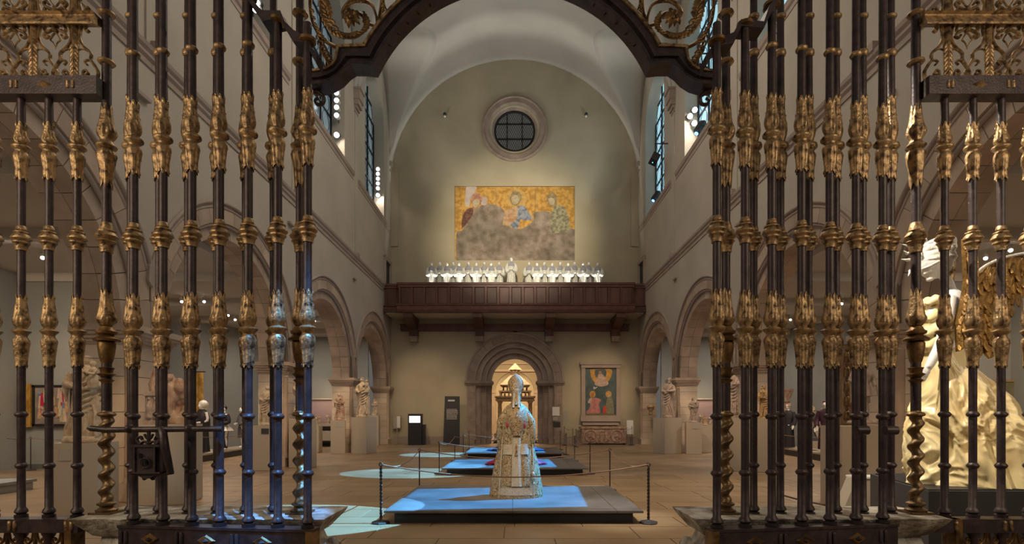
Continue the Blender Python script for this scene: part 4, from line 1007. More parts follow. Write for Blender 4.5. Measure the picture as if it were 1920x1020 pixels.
def pedestal(x, y, wx, wy, h, label, rz=0, card=None, name='pedestal', m='ped', cardm='label'):
    t = thing(name, (x, y, 0), label, 'pedestal', None, rz)
    g = .004
    b = MB().cbox(0, 0, 0, wx-.02, wy-.02, .02).cbox(0, 0, .02, wx, wy, h-.02)
    part('body', b, m, t, None, (0, 0, 0), True)
    if card:
        cx_, cz, sx, sz, face = card
        b = MB()
        if face == 'f': b.box(cx_-sx/2, cx_+sx/2, -wy/2-.01, -wy/2, cz, cz+sz)
        elif face == 'r': b.box(wx/2, wx/2+.01, cx_-sx/2, cx_+sx/2, cz, cz+sz)
        else: b.box(-wx/2-.01, -wx/2, cx_-sx/2, cx_+sx/2, cz, cz+sz)
        part('label_card', b, cardm, t, None, (0, 0, 0), True)
    return t
def aim(o, x, y, z, dx=0, dy=-3.0, dz=2.6, p=60, col=WARM, deg=34): spot((x+dx, y+dy, z+dz), (x, y, z), p, col, deg, .7)

# left side ---------------------------------------------------------
pedestal(-7.55, 9.35, .75, .75, 1.24, 'tan pedestal with a blank card under the large mother and child statue at far left', .25, (-.1, .95, .16, .2, 'f'), cardm='label_g')
put_statue('stone_statue', -7.50, 9.35, 1.24, 1.42, 'limestone', 'large tan stone mother and child statue at far left, behind the leftmost bars', rz=.1, child=1, seed=2, wide=1.35, crown=1)
pedestal(-6.78, 10.5, .92, .9, 1.54, 'tall wide pedestal under the broken relief, behind the lock of the left gate', .30)
# broken relief group
b = MB(); rn = random.Random(3)
for i in range(26):
    z = rn.random(); x = (rn.random()-.5)*(.85-.45*z); b.ell((x, (rn.random()-.5)*.22, z*.75+.08), (.13, .11, .17-.04*z), 10, 6)
b.tube([(-.3, 0, .35), (-.38, 0, .8), (-.30, 0, 1.2)], [.12, .12, .05], 8); b.tube([(.05, 0, .45), (.02, 0, .8), (-.02, 0, 1.0)], [.16, .12, .06], 8); b.tube([(.3, 0, .5), (.42, 0, .8), (.42, 0, 1.22)], [.1, .1, .06], 8)
b.box(-.45, .48, -.16, .16, 0, .14)
b.loft([(.12, -.05, -.1, .16, .12, .15), (.4, 0, -.12, .14, .12, .1), (.75, .02, -.1, .10, .09, .05), (.85, .02, -.1, .04, .04)], 20, 6); headmb(b, (.02, -.12, .92), .09)
me = remesh(b, .016); me.materials.append(M['stone_red'])
tag(link('broken_relief', me, None, (-6.92, 10.75, 1.54), (.86, .86, 1), (0, 0, .1)), 'broken painted stone relief with jagged top on the pedestal behind the left gate', 'sculpture')
b = MB().box(-.14, .14, -.1, .1, 0, .60)
for s in (-1, 1):
    b.loft([(.12, s*.06, -.1, .05, .05, .1), (.35, s*.06, -.1, .045, .05, .1), (.45, s*.06, -.1, .02, .02)], 12, 5); b.ell((s*.06, -.11, .49), (.028, .03, .035))
b.box(-.16, .16, -.13, .11, .54, .62); b.box(-.16, .16, -.13, .11, 0, .07)
me = remesh(b, .010); me.materials.append(M['porphyry'])
tag(link('carved_block', me, None, (-6.86, 10.2, 1.54)), 'small carved block with two standing figures left of the broken relief', 'sculpture')
pedestal(-7.85, 16.8, .62, .62, 1.41, 'tan pedestal with a dark card, second from the left gate', .15, (.08, 1.15, .22, .17, 'f'), cardm='darkgrey')
put_statue('stone_statue', -7.80, 16.8, 1.41, 1.17, 'limestone', 'cream stone saint on the pedestal with the dark card', seed=5, lean=-.03, rz=.1)
pedestal(-7.1, 17.9, .85, .85, 1.62, 'broad tan pedestal with a white card, beside the inner left twisted column', .35, (.15, 1.25, .16, .3, 'r'))
put_statue('stone_statue', -7.2, 17.9, 1.62, 1.45, 'limestone', 'slender stone statue mostly hidden behind the inner left twisted column', seed=8, wide=.75)
pedestal(-8.05, 24.35, .62, .62, 1.52, 'tan pedestal with a small card under the dark reddish statue at the left pier', .25, (0.05, 1.22, .26, .24, 'f'), cardm='label_g')
put_statue('wooden_statue', -8.0, 24.35, 1.52, 1.14, 'stone_red', 'dark reddish statue holding a child before the left pier', seed=11, child=1, wide=1.1)
pedestal(-6.95, 24.6, .82, .8, 1.66, 'large tan pedestal of the tall mother and child against the left pier', -.35)
put_statue('stone_statue', -7.02, 24.6, 1.66, 1.72, 'limestone', 'tall pale stone mother and child against the left pier, biggest in its row', seed=13, child=1, lean=.05, wide=.95, crown=1)
pedestal(-8.2, 31.2, .55, .5, 1.76, 'narrow tan pedestal in the far left corner', .1)
put_statue('stone_statue', -8.2, 31.2, 1.76, .86, 'limestone', 'small seated pale statue in the far left corner', seed=17, wide=1.15, child=1)
part_box = thing('notice_box', (-7.2, 32.7, 0), 'pale wall notice box in the far left corner', 'notice')
part('box', MB().box(-7.45, -7.0, 32.72, 32.8, .95, 1.75), 'label_g', part_box); part('notice', MB().box(-7.22, -7.02, 32.70, 32.72, 1.0, 1.7), 'label', part_box)
part('post', MB().box(-7.25, -7.2, 32.74, 32.79, 0, .95), 'label_g', part_box)
# right side --------------------------------------------------------
pedestal(6.98, 24.4, .95, .85, 1.64, 'large tan pedestal under the robed bearded saint at the right pier', .4, (-.2, 1.1, .16, .3, 'l'), cardm='label_g')
put_statue('stone_statue', 7.05, 24.4, 1.64, 1.72, 'porphyry', 'tall grey bearded saint statue at the right pier', seed=21, lean=-.05, beard=1, rz=-.4, wide=.9)
pedestal(8.05, 24.05, .66, .62, 1.42, 'tan pedestal with small card under the grey statue on the right pier', -.2, (.06, 1.14, .26, .24, 'f'), cardm='label_g')
put_statue('stone_statue', 8.05, 24.05, 1.42, 1.05, 'porphyry', 'smaller grey mother and child statue beside the right pier', seed=23, child=1, wide=1.1, crown=1)
b = MB(); headmb(b, (0, 0, .28), .20); b.tube([(0, .02, .0), (0, 0, .15)], [.13, .09], 10); b.ell((0, .04, .33), (.19, .2, .17), 12, 8); b.lathe([(.36, .22), (.42, .24), (.50, .17), (.52, .05)], 16); b.box(-.1, .1, 0, .3, -.05, .03)
me = remesh(b, .010); me.materials.append(M['carvewood'])
tag(link('carved_bust', me, None, (8.05, 31.55, 1.85), None, (0, 0, -.2)), 'carved head mounted on the far right pier, lit from above', 'statue')
pedestal(6.95, 16.85, 1.02, 1.0, 1.66, 'broad tan pedestal next to the inner right twisted column', -.35)
put_statue('wooden_statue', 6.85, 16.9, 1.66, 1.50, 'porphyry', 'slim standing statue partly hidden behind the inner right twisted column', seed=27, wide=.8)
pedestal(7.75, 16.35, .70, .8, 1.62, 'tan pedestal under the golden brown wooden statue', -.3)
put_statue('wooden_statue', 7.65, 16.35, 1.60, .98, 'carvewood', 'golden brown wooden mother and child statue on a tall pedestal', seed=31, child=-1, wide=1.1, crown=1)
# armoured saint near the right gate
def knight(H):
    mb = MB()
    for s in (-1, 1):
        mb.tube([(s*.06*H, -.02*H, .03*H), (s*.065*H, 0, .16*H), (s*.055*H, -.015*H, .27*H), (s*.06*H, 0, .38*H), (s*.05*H, 0, .50*H)], [.026*H, .042*H, .034*H, .05*H, .065*H], 10)
        mb.tube([(s*.06*H, .02*H, .02*H), (s*.075*H, -.09*H, .015*H)], [.028*H, .018*H], 8)
    mb.loft([(.40*H, 0, 0, .15*H, .11*H, .12), (.50*H, 0, 0, .135*H, .10*H, .10), (.60*H, 0, 0, .10*H, .08*H, .05), (.74*H, 0, 0, .14*H, .09*H, .04), (.81*H, 0, 0, .12*H, .075*H, .02), (.85*H, 0, 0, .05*H, .05*H), (.88*H, 0, 0, .04*H, .04*H)], 30, 9)
    headmb(mb, (0, -.01*H, .935*H), .066*H); mb.ell((0, .01*H, .955*H), (.065*H, .065*H, .055*H))
    for s in (-1, 1):
        mb.tube([(s*.13*H, 0, .80*H), (s*.18*H, .01*H, .66*H), (s*.13*H, -.1*H, .56*H)], [.045*H, .04*H, .028*H], 10); hand(mb, (s*.13*H, -.1*H, .56*H), (0, -.5, -1), .045*H)
    mb.loft([(.30*H, .02*H, .08*H, .16*H, .03*H, .15), (.55*H, 0, .08*H, .15*H, .03*H, .1), (.78*H, 0, .07*H, .13*H, .03*H, .05)], 24, 7)
    mb.tube([(.19*H, -.08*H, .42*H), (.17*H, -.08*H, .6*H)], .012*H, 6)
    mb.lathe([(-.03*H, .22*H), (.02*H, .20*H)], 12); return mb
pedestal(6.30, 9.75, .98, .85, 1.52, 'tan pedestal with a printed card under the armoured saint', -.12, (-.22, 1.08, .17, .30, 'f'))
put_statue('stone_statue', 6.42, 9.85, 1.56, 1.16, 'porphyry', 'standing armoured saint statue behind the right gate leaf', mb=knight(1.16), vox=.012, base=.03)
ap = thing('altarpiece', (7.85, 12.45, 0), 'tall narrow painted and gilded carved panel behind the armoured saint', 'panel')
b = MB(); q = P(1591, 720, 12.3)
part('frame', MB().box(q.x-.13, q.x+.16, 12.4, 12.6, P(0, 799, 12.4).z, P(0, 645, 12.4).z), 'red_cloth' if 0 else 'carvewood', ap)
b = MB()
for i in range(5):
    z = 1.6+i*.34; b.loft([(z, q.x, 12.36, .07, .07, .15), (z+.18, q.x, 12.36, .055, .06, .1), (z+.24, q.x, 12.36, .02, .02)], 14, 5); b.ell((q.x, 12.34, z+.27), (.035, .035, .045))
part('carved_figures', b, 'gold_dark', ap, 60); part('painted_panel', MB().box(q.x-.10, q.x+.13, 12.38, 12.41, 1.52, 3.3), 'stone_red', ap); part('stand', MB().box(q.x-.16, q.x+.2, 12.35, 12.75, 0, P(0, 799, 12.4).z), 'ped', ap)

# mannequins --------------------------------------------------------
def body_mesh(H, arms, yaw=0, tilt=0, vox=.010):
    mb = MB()
    secs = [(.47, .10, .085), (.52, .105, .085), (.60, .075, .065), (.70, .10, .075), (.78, .115, .07), (.815, .10, .06), (.84, .04, .042), (.87, .033, .036)]
    mb.loft([(z*H, 0, 0, a*H, b*H, 0) for z, a, b in secs], 20)
    headmb(mb, (0, -.012*H, .93*H), .068*H, yaw, tilt); mb.tube([(0, 0, .84*H), (0, -.008*H, .90*H)], .032*H, 10)
    for s in (-1, 1):
        mb.tube([(s*.055*H, 0, .50*H), (s*.055*H, -.01*H, .28*H), (s*.05*H, .005*H, .18*H), (s*.05*H, .01*H, .05*H)], [.055*H, .034*H, .034*H, .020*H], 10)
        mb.tube([(s*.05*H, .03*H, .035*H), (s*.055*H, -.03*H, .03*H), (s*.06*H, -.075*H, .012*H)], [.018*H, .022*H, .016*H], 8)
    for s, (e, hd) in zip((-1, 1), arms):
        A = [Vector((s*.105*H, 0, .80*H)), Vector(e)*H, Vector(hd)*H]
        mb.tube(bez(A, 3), [.034*H, .032*H, .029*H, .027*H, .024*H, .020*H, .016*H], 10)
        hand(mb, A[2], A[2]-A[1], .052*H)
    return remesh(mb, vox, 1)
ARM_D = (((-.15, 0, .64), (-.14, -.06, .50)), ((.15, 0, .64), (.14, -.06, .50)))
ARM_C = (((-.15, 0, .64), (-.04, -.13, .60)), ((.15, 0, .64), (.04, -.13, .60)))
def mannequin(x, y, z, H, rz, label, skin='white', arms=ARM_C, yaw=0, tilt=0, name='mannequin', cat='mannequin', group=None, vox=.010):
    t = thing(name, (x, y, z), label, cat, group, rz)
    me = body_mesh(H, arms, yaw, tilt, vox); me.materials.append(M[skin]); link('body', me, t, local=True); return t
def robe(t, H, secs, m, name='robe', fold=8, ph=0, seg=36):
    return part(name, MB().loft([(z*H, 0, cy*H, a*H, b*H, f) for z, cy, a, b, f in secs], seg, fold, ph, ph), m, t, 60, (0, 0, 0), True)
def sleeves(t, H, arms, m, r0=.05, r1=.045, name='sleeve'):
    for s, (e, hd) in zip((-1, 1), arms):
        A = [Vector((s*.10*H, 0, .805*H)), Vector(e)*H, (Vector(e)+(Vector(hd)-Vector(e))*.85)*H]
        n = len(bez(A, 3)); part(name, MB().tube(bez(A, 3), [(r0+(r1-r0)*i/(n-1))*H for i in range(n)], 12), m, t, 60, (0, 0, 0), True)
GOWN = [(.02, 0, .13, .12, .10), (.2, 0, .125, .11, .09), (.45, 0, .115, .10, .06), (.58, 0, .088, .078, .03), (.68, 0, .112, .088, .02), (.78, 0, .126, .082, .01), (.825, 0, .10, .066, 0), (.855, 0, .045, .05, 0)]
def dais(pts, h, label, x):
    t = thing('low_platform', (x, 20, 0), label, 'platform')
    part('deck', MB().prism(pts, lambda u, v, s: (u, v, s), h-.06, h), 'ped', t)
    cx_ = sum(p[0] for p in pts)/len(pts); cy_ = sum(p[1] for p in pts)/len(pts)
    part('skirt', MB().prism([(cx_+(u-cx_)*.95, cy_+(v-cy_)*.97) for u, v in pts], lambda u, v, s: (u, v, s), 0, h-.06), 'darkgrey', t)
dais([(-11.4, 18.6), (-12.8, 18.6), (-13.1, 26), (-12.2, 26)], .30, 'low tan platform under the mannequins in the left aisle', -12.8)
dais([(11.4, 18.6), (12.8, 18.6), (13.1, 26), (12.2, 26)], .30, 'low tan platform under the mannequins in the right aisle', 12.8)
H = 1.95
t = mannequin(-11.95, 20.4, .30, 1.93, -.45, 'mannequin in black cape with white wimple and pale central stripe')
robe(t, H, GOWN, 'cloth_black'); robe(t, H, [(.50, 0, .15, .12, .05), (.65, 0, .155, .12, .04), (.78, 0, .135, .095, .02), (.84, 0, .05, .055, 0)], 'cloth_black', 'cape')
part('stripe', MB().box(-.02, .02, -.25, -.235, .06, 1.5), 'robe_w', t, None, (0, 0, 0), True)
part('wimple', MB().ell((0, .05, 1.85), (.17, .17, .17), 16, 10).tube([(0, .10, 1.9), (0, .12, 1.7), (0, .1, 1.6)], [.14, .12, .08], 10), 'turban', t, 60, (0, 0, 0), True)
part('belt', MB().tube([(.0, -.24, 1.12), (.08, -.25, 1.0)], .015, 6), 'gold', t, 60, (0, 0, 0), True)
t = mannequin(-12.1, 22.2, .30, 1.82, -.4, 'mannequin in dark bodice with flared pale skirt, partly behind a gate bar')
robe(t, 1.82, [(.03, 0, .07, .07, .03), (.3, 0, .08, .08, .03), (.48, 0, .10, .09, .02), (.58, 0, .08, .075, 0), (.70, 0, .105, .08, 0), (.8, 0, .11, .07, 0), (.85, 0, .04, .045, 0)], 'cloth_black')
robe(t, 1.82, [(.44, 0, .19, .17, .14), (.50, 0, .15, .13, .12), (.56, 0, .10, .09, .05), (.60, 0, .078, .075, 0)], 'turban', 'skirt', 10); sleeves(t, 1.82, ARM_C, 'cloth_black')
part('hair', MB().ell((0, .03, 1.76), (.10, .11, .12), 12, 8), 'hair', t, 60, (0, 0, 0), True)
t = mannequin(-12.15, 23.8, .30, 1.80, -1.0, 'mannequin in short hooded dark cape and knee skirt, third in the left aisle')
robe(t, 1.8, [(.25, 0, .10, .10, .05), (.45, 0, .11, .10, .04), (.58, 0, .08, .078, 0), (.8, 0, .11, .07, 0), (.85, 0, .04, .045, 0)], 'cloth_grey', 'dress'); robe(t, 1.8, [(.58, 0, .18, .14, .07), (.7, 0, .15, .12, .05), (.8, 0, .12, .09, .02), (.87, .01, .05, .055, 0)], 'cloth_grey', 'cape')
part('hood', MB().ell((0, .05, 1.72), (.13, .12, .15), 12, 8), 'cloth_grey', t, 60, (0, 0, 0), True)
t = mannequin(12.1, 23.6, .30, 1.95, -.9, 'mannequin in long black cassock and round red-brown hat in the right aisle', arms=ARM_D)
robe(t, 1.95, GOWN, 'cloth_black'); sleeves(t, 1.95, ARM_D, 'cloth_black'); part('hat', MB().lathe([(1.86, .17), (1.875, .17), (1.88, .11), (1.96, .10), (1.97, .02)], 16), 'stone_red', t, 50, (0, 0, 0), True)
t = mannequin(12.1, 22.0, .30, 1.80, -.5, 'mannequin in flared grey skirt mostly hidden behind the right gate bars', arms=ARM_D)
robe(t, 1.8, [(.22, 0, .20, .18, .08), (.4, 0, .14, .12, .06), (.58, 0, .08, .078, 0), (.7, 0, .105, .08, 0), (.8, 0, .11, .07, 0), (.85, 0, .04, .045, 0)], 'cloth_grey', 'coat', 8); sleeves(t, 1.8, ARM_D, 'cloth_grey'); part('hair', MB().ell((0, .03, 1.74), (.10, .11, .12), 12, 8), 'hair', t, 60, (0, 0, 0), True)
t = mannequin(11.9, 20.4, .30, 1.98, -.7, 'mannequin in long deep purple buttoned robe at the front of the right aisle', arms=ARM_D)
robe(t, 1.98, [(.07,)+GOWN[0][1:]]+GOWN[1:], 'cloth_purple'); sleeves(t, 1.98, ARM_D, 'cloth_purple'); part('cap', MB().lathe([(1.93, .115), (1.98, .10), (2.0, .02)], 14), 'cloth_purple', t, 50, (0, 0, 0), True)
t = mannequin(12.3, 19.0, .30, 1.95, -.8, 'mannequin in plain black habit behind the pedestal of the armoured saint')
robe(t, 1.95, GOWN, 'cloth_black'); sleeves(t, 1.95, ARM_C, 'cloth_black'); part('veil', MB().ell((0, .05, 1.84), (.14, .13, .16), 12, 8).tube([(0, .08, 1.85), (0, .10, 1.6), (0, .12, 1.45)], [.1, .12, .14], 8), 'turban', t, 60, (0, 0, 0), True)
# choir -------------------------------------------------------------
CH = 1.72
def choir(label):
    t = mannequin(0, 0, 0, CH, 0, label, arms=ARM_C, name='choir_mannequin', group='white robed choir figures on the balcony', vox=.013)
    robe(t, CH, [(.0, 0, .15, .13, .10), (.2, 0, .145, .125, .10), (.45, 0, .125, .105, .08), (.60, 0, .105, .085, .05), (.70, 0, .115, .088, .03), (.80, 0, .122, .08, .02), (.845, 0, .06, .06, 0)], 'robe_w', 'robe', 11)
    b = MB()
    for s in (-1, 1):
        A = [Vector((s*.11*CH, 0, .80*CH)), Vector((s*.150*CH, -.01, .66*CH)), Vector((s*.135*CH, -.08*CH, .55*CH)), Vector((s*.05*CH, -.13*CH, .575*CH))]
        pp = bez(A, 4); b.tube(pp, [(.045+.028*sin(pi*min(1, i/(len(pp)-1)*1.1)))*CH for i in range(len(pp))], 12)
    part('sleeves', b, 'robe_w', t, 60, (0, 0, 0), True)
    robe(t, CH, [(.70, 0, .132, .098, .02), (.78, 0, .135, .09, .01), (.835, 0, .085, .068, 0), (.87, 0, .036, .04, 0)], 'robe_g', 'collar', 6)
    part('hair', MB().ell((0, .02*CH, .955*CH), (.052*CH, .056*CH, .056*CH), 14, 8), 'hairgrey', t, 60, (0, 0, 0), True)
    return t
xs = [106, 195, 264, 330, 394, 484, 565, 650, 722, 800, 1110, 1187, 1267, 1345, 1428, 1505, 1574, 1663, 1720, 1814]
lows = {0, 2, 4, 6, 8, 11, 13, 15, 17, 19}
ords = ['leftmost', 'second from left', 'third from left', 'fourth from left', 'fifth from left', 'sixth from left', 'seventh from left', 'eighth from left', 'ninth from left', 'tenth from left, just before the gap']
proto = choir('x')
ordr = ['first right of the gap', 'second right of the gap', 'third right of the gap', 'fourth right of the gap', 'fifth right of the gap', 'fifth from right', 'fourth from right', 'third from right', 'second from right', 'rightmost']
for i, x in enumerate(xs):
    o = proto if i == 0 else dup(proto)
    Y = 31.65 if i in lows else 31.95
    o.location = ((790+x/5.486-965)/1000*Y, Y, 9.12 if i in lows else 9.16); s = .985 if i in lows else 1.04
    o.scale = (s, s, s); o.rotation_euler.z = random.uniform(-.15, .15)
    o['label'] = ('%s of the %s white robed choir mannequins on the balcony' % ((ords+ordr)[i], 'shorter' if i in lows else 'taller')).replace('of the shorter', 'of the').replace('of the taller', 'of the')
o = dup(proto); o.location = (-.20, 31.7, 9.34); o.scale = (1, 1, 1.04); o.rotation_euler.z = 0
o['label'] = 'lone taller choir mannequin standing at the centre of the balcony'
for x in (-4.4, -2.6, 2.5, 4.3, 0): 
    spot((x*1.05, 31.05, 8.35), (x*.98, 31.75, 10.3), 420 if x else 300, (1, .97, .86), 110, .8, .03)

# ================================================================ MOSAIC, PAINTING, SARCOPHAGUS
t = thing('mosaic_panel', (0, YB, 11.4), 'large worn gold mosaic panel with three vague figures and grey losses above the balcony', 'mosaic')
def S(x, y): return ((x/6+840-965)*.0332, EYE+(781-330-y/6)*.0332)
M['mosaic_gold'] = mat('mosaic_gold', (.36, .185, .025), .5, .25, (.56, .32, .07), 5, .5, 60, coord='World', lo=.4, hi=.6)
M['mosaic_loss'] = mat('mosaic_loss', (.17, .13, .095),   .9, 0, (.33, .27, .22), 2.2, .6, 9, coord='World', cloud=.25)
part('gold_ground', MB().box(-3.70, 3.70, YB+.06, YB+.12, 11.37, 15.93), 'mosaic_gold', t)
part('panel_edge', MB().box(-3.72, 3.72, YB+.1, YB+.3, 11.35, 15.95), 'plaster', t)
lay = [0]
def patch(name, pts, m, curve=True):
    lay[0] += 1
    q = bez([Vector((*S(x, y), 0)) for x, y in pts+[pts[0]]], 4)[:-1] if curve else [Vector((*S(x, y), 0)) for x, y in pts]
    return part(name, MB().prism([(p.x, p.y) for p in q], fnb, YB+.06-.002*lay[0], YB+.065), m, t)
def pm(n, a, b, s=5): M[n] = mat(n, a, .8, 0, b, s, .5, 40, coord='World', lo=.4, hi=.6); return n
patch('bare_plaster', [(97, 995), (97, 660), (165, 620), (225, 500), (300, 390), (420, 330), (560, 345), (635, 410), (650, 560), (760, 600), (860, 590), (960, 505), (970, 420), (1150, 420), (1160, 560), (1240, 650), (1418, 610), (1418, 995)], 'mosaic_loss')
patch('bare_plaster', [(205, 130), (320, 130), (300, 200), (260, 260), (240, 350), (195, 330)], pm('mp1', (.42, .34, .31), (.52, .44, .38), 2))
patch('bare_plaster', [(380, 250), (435, 250), (435, 330), (375, 330)], 'mp1')
patch('robe_shape', [(155, 610), (165, 470), (215, 385), (275, 370), (280, 440), (215, 540), (180, 580)], pm('mp2', (.10, .045, .035), (.20, .09, .06)))
patch('veil_shape', [(262, 260), (285, 215), (335, 205), (385, 235), (385, 290), (345, 340), (300, 380), (275, 360)], pm('mp3', (.34, .14, .09), (.45, .28, .18)))
patch('face_shape', [(285, 290), (320, 270), (355, 285), (350, 330), (310, 365), (280, 340)], pm('mp4', (.50, .42, .26), (.40, .32, .20)))
patch('robe_shape', [(615, 560), (640, 420), (700, 370), (800, 360), (810, 470), (790, 600), (700, 580)], pm('mp5', (.42, .22, .10), (.52, .36, .22)))
patch('mantle_shape', [(790, 350), (850, 345), (900, 410), (950, 490), (870, 510), (810, 500), (780, 600), (720, 580), (700, 545), (770, 500)], pm('mp6', (.12, .15, .22), (.32, .34, .38)))
patch('halo_shape', [(640, 250), (670, 190), (760, 150), (850, 190), (890, 260), (860, 330), (770, 350), (670, 330)], pm('mp7', (.45, .26, .06), (.56, .36, .12)))
patch('hair_shape', [(700, 230), (730, 185), (770, 180), (820, 210), (825, 270), (800, 320), (760, 345), (720, 330), (700, 290)], pm('mp8', (.22, .15, .07), (.32, .25, .13)))
patch('face_shape', [(712, 260), (740, 230), (780, 230), (805, 265), (790, 310), (755, 330), (725, 310)], 'mp4')
patch('robe_shape', [(1150, 520), (1170, 400), (1240, 340), (1310, 370), (1350, 460), (1362, 620), (1250, 650), (1160, 640)], pm('mp9', (.17, .16, .10), (.36, .33, .20)))
patch('hair_shape', [(1105, 260), (1130, 215), (1180, 200), (1225, 250), (1225, 330), (1190, 370), (1140, 340)], 'mp8')
patch('face_shape', [(1125, 270), (1160, 255), (1195, 280), (1190, 330), (1150, 330)], 'mp4')
for x in (540, 982): part('seam', MB().box(S(x, 0)[0]-.012, S(x, 0)[0]+.012, YB+.0, YB+.05, 11.4, 15.9), 'mosaic_loss', t)

t = thing('altar_painting', (5.2, YB, 1.5), 'tall framed religious painting above the carved chest on the end wall', 'painting')
K = .0329
def Q(px, py): return ((px-965)*K, EYE+(781-py)*K)
x0, z1 = Q(1097, 691); x1, z0 = Q(1155, 779)
M['pt_ground'] = mat('pt_ground', (.035, .065, .07), .5, 0, (.07, .11, .11), 3)
part('painted_ground', MB().box(x0, x1, YB-.12, YB-.06, z0, z1), 'pt_ground', t)
for a, b_, c, d_ in ((1090, 1097, 688, 782), (1155, 1162, 688, 782)):
    part('frame_pilaster', MB().box(*sorted((Q(a, 0)[0], Q(b_, 0)[0])), YB-.22, YB-.02, Q(0, d_)[1], Q(0, c)[1]), 'mould', t)
part('frame_cornice', MB().box(Q(1087, 0)[0], Q(1164, 0)[0], YB-.32, YB-.02, Q(0, 684)[1], Q(0, 680)[1]).box(Q(1089, 0)[0], Q(1163, 0)[0], YB-.26, YB-.02, Q(0, 690)[1], Q(0, 684)[1]), 'mould', t)
part('frame_sill', MB().box(Q(1088, 0)[0], Q(1164, 0)[0], YB-.28, YB-.02, Q(0, 785)[1], Q(0, 779)[1]).box(Q(1088, 0)[0], Q(1164, 0)[0], YB-.32, YB-.02, Q(0, 790)[1], Q(0, 785)[1]).box(Q(1092, 0)[0], Q(1160, 0)[0], YB-.2, YB-.02, Q(0, 797)[1], Q(0, 790)[1]), 'mould', t)
lay[0] = 0
def pp_(name, pts, m):
    lay[0] += 1
    q = bez([Vector((*Q(1070+x/5.667, 670+y/5.667), 0)) for x, y in pts+[pts[0]]], 4)[:-1]
    return part(name, MB().prism([(p.x, p.y) for p in q], fnb, YB-.12-.002*lay[0], YB-.11), m, t)
def cm_(n, c, r=.55, m_=0): M[n] = mat(n, c, r, m_, tuple(v*.7 for v in c), 6); return n
ringp = lambda cx_, cy_, a, b_: [(cx_+a*cos(2*pi*k/14), cy_+b_*sin(2*pi*k/14)) for k in range(14)]
pp_('golden_ring', [(205, 130), (215, 200), (250, 262), (320, 290), (390, 262), (430, 200), (432, 130), (320, 124)], cm_('pg', (.62, .32, .05)))
pp_('inner_ring', [(262, 130), (255, 180), (285, 220), (355, 220), (378, 180), (370, 130), (320, 126)], 'pt_ground')
pp_('seated_figure', [(290, 190), (315, 165), (345, 190), (375, 230), (400, 285), (330, 310), (255, 290), (275, 240)], cm_('pw', (.60, .42, .32)))
pp_('head', ringp(312, 165, 16, 20), cm_('pf', (.45, .20, .09)))
pp_('dove', [(240, 310), (262, 318), (285, 312), (268, 330), (245, 340)], cm_('pd', (.6, .58, .5)))
for cx_ in (232, 402): pp_('halo', ringp(cx_, 392, 32, 36), 'pg')
pp_('pink_robe', [(215, 440), (260, 430), (320, 450), (300, 500), (310, 590), (200, 605), (165, 580), (200, 540)], cm_('pp', (.52, .20, .18)))
pp_('arm', [(180, 480), (200, 440), (225, 430), (215, 490)], 'pw'); pp_('head', ringp(232, 398, 16, 20), 'pf')
pp_('green_robe', [(385, 440), (430, 415), (450, 480), (455, 600), (385, 600), (375, 500)], cm_('pgr', (.22, .21, .12))); pp_('head', ringp(403, 400, 15, 20), 'pw')
pp_('red_figure', [(345, 520), (372, 515), (380, 570), (370, 605), (340, 600)], cm_('pr', (.55, .06, .03)))
pp_('grass', [(160, 600), (300, 596), (472, 600), (472, 618), (160, 618)], cm_('pgs', (.16, .14, .06)))
x0, x1 = Q(1089, 0)[0]*.995, Q(1172, 0)[0]*.97
t = thing('carved_chest', (5.0, 32.2, 0), 'carved reddish stone chest with relief figures on the floor under the painting', 'sarcophagus')
Ks = .0322; x0 = (1089-965)*Ks; x1 = (1172-965)*Ks
b = MB()
b.box(x0, x1, 31.9, 32.7, .08, .96)
part('plinth', MB().box(x0+.03, x1-.03, 31.95, 32.65, 0, .08), 'black', t)
part('lid', MB().box(x0-.06, x1+.06, 31.84, 32.75, .96, 1.05).box(x0-.03, x1+.03, 31.87, 32.73, 1.05, 1.09), 'stone_red', t)
for cxx in (x0+.55, x1-.55):
    b.tube([(cxx+.34*cos(a), 31.88, .52+.34*sin(a)) for a in [2*pi*k/24 for k in range(25)]], .035, 6)
    for k in range(7): b.ell((cxx+.2*cos(k*2.4)*((k % 3)/2), 31.88, .52+.2*sin(k*2.4)*((k % 3)/2)), (.07, .05, .09), 8, 6)
for k in range(26):
    b.ell((x0+.9+(x1-x0-1.8)*rn.random(), 31.89, .2+.6*rn.random()), (.05+.05*rn.random(), .05, .06+.08*rn.random()), 8, 6)
b.loft([(.12, 4.98+.2, 31.88, .12, .08, .1), (.5, 5.2, 31.88, .10, .08, .1), (.65, 5.2, 31.88, .12, .07, 0), (.72, 5.2, 31.88, .04, .04, 0)], 16, 5); b.ell((5.2, 31.86, .79), (.06, .06, .08))
for cxx in (x0+.1, x1-.1): b.tube([(cxx, 31.88, .1), (cxx, 31.88, .92)], .07, 8)
me = remesh(b, .016, 1); me.materials.append(M['stone_red']); link('body', me, t, (0, 0, 0))

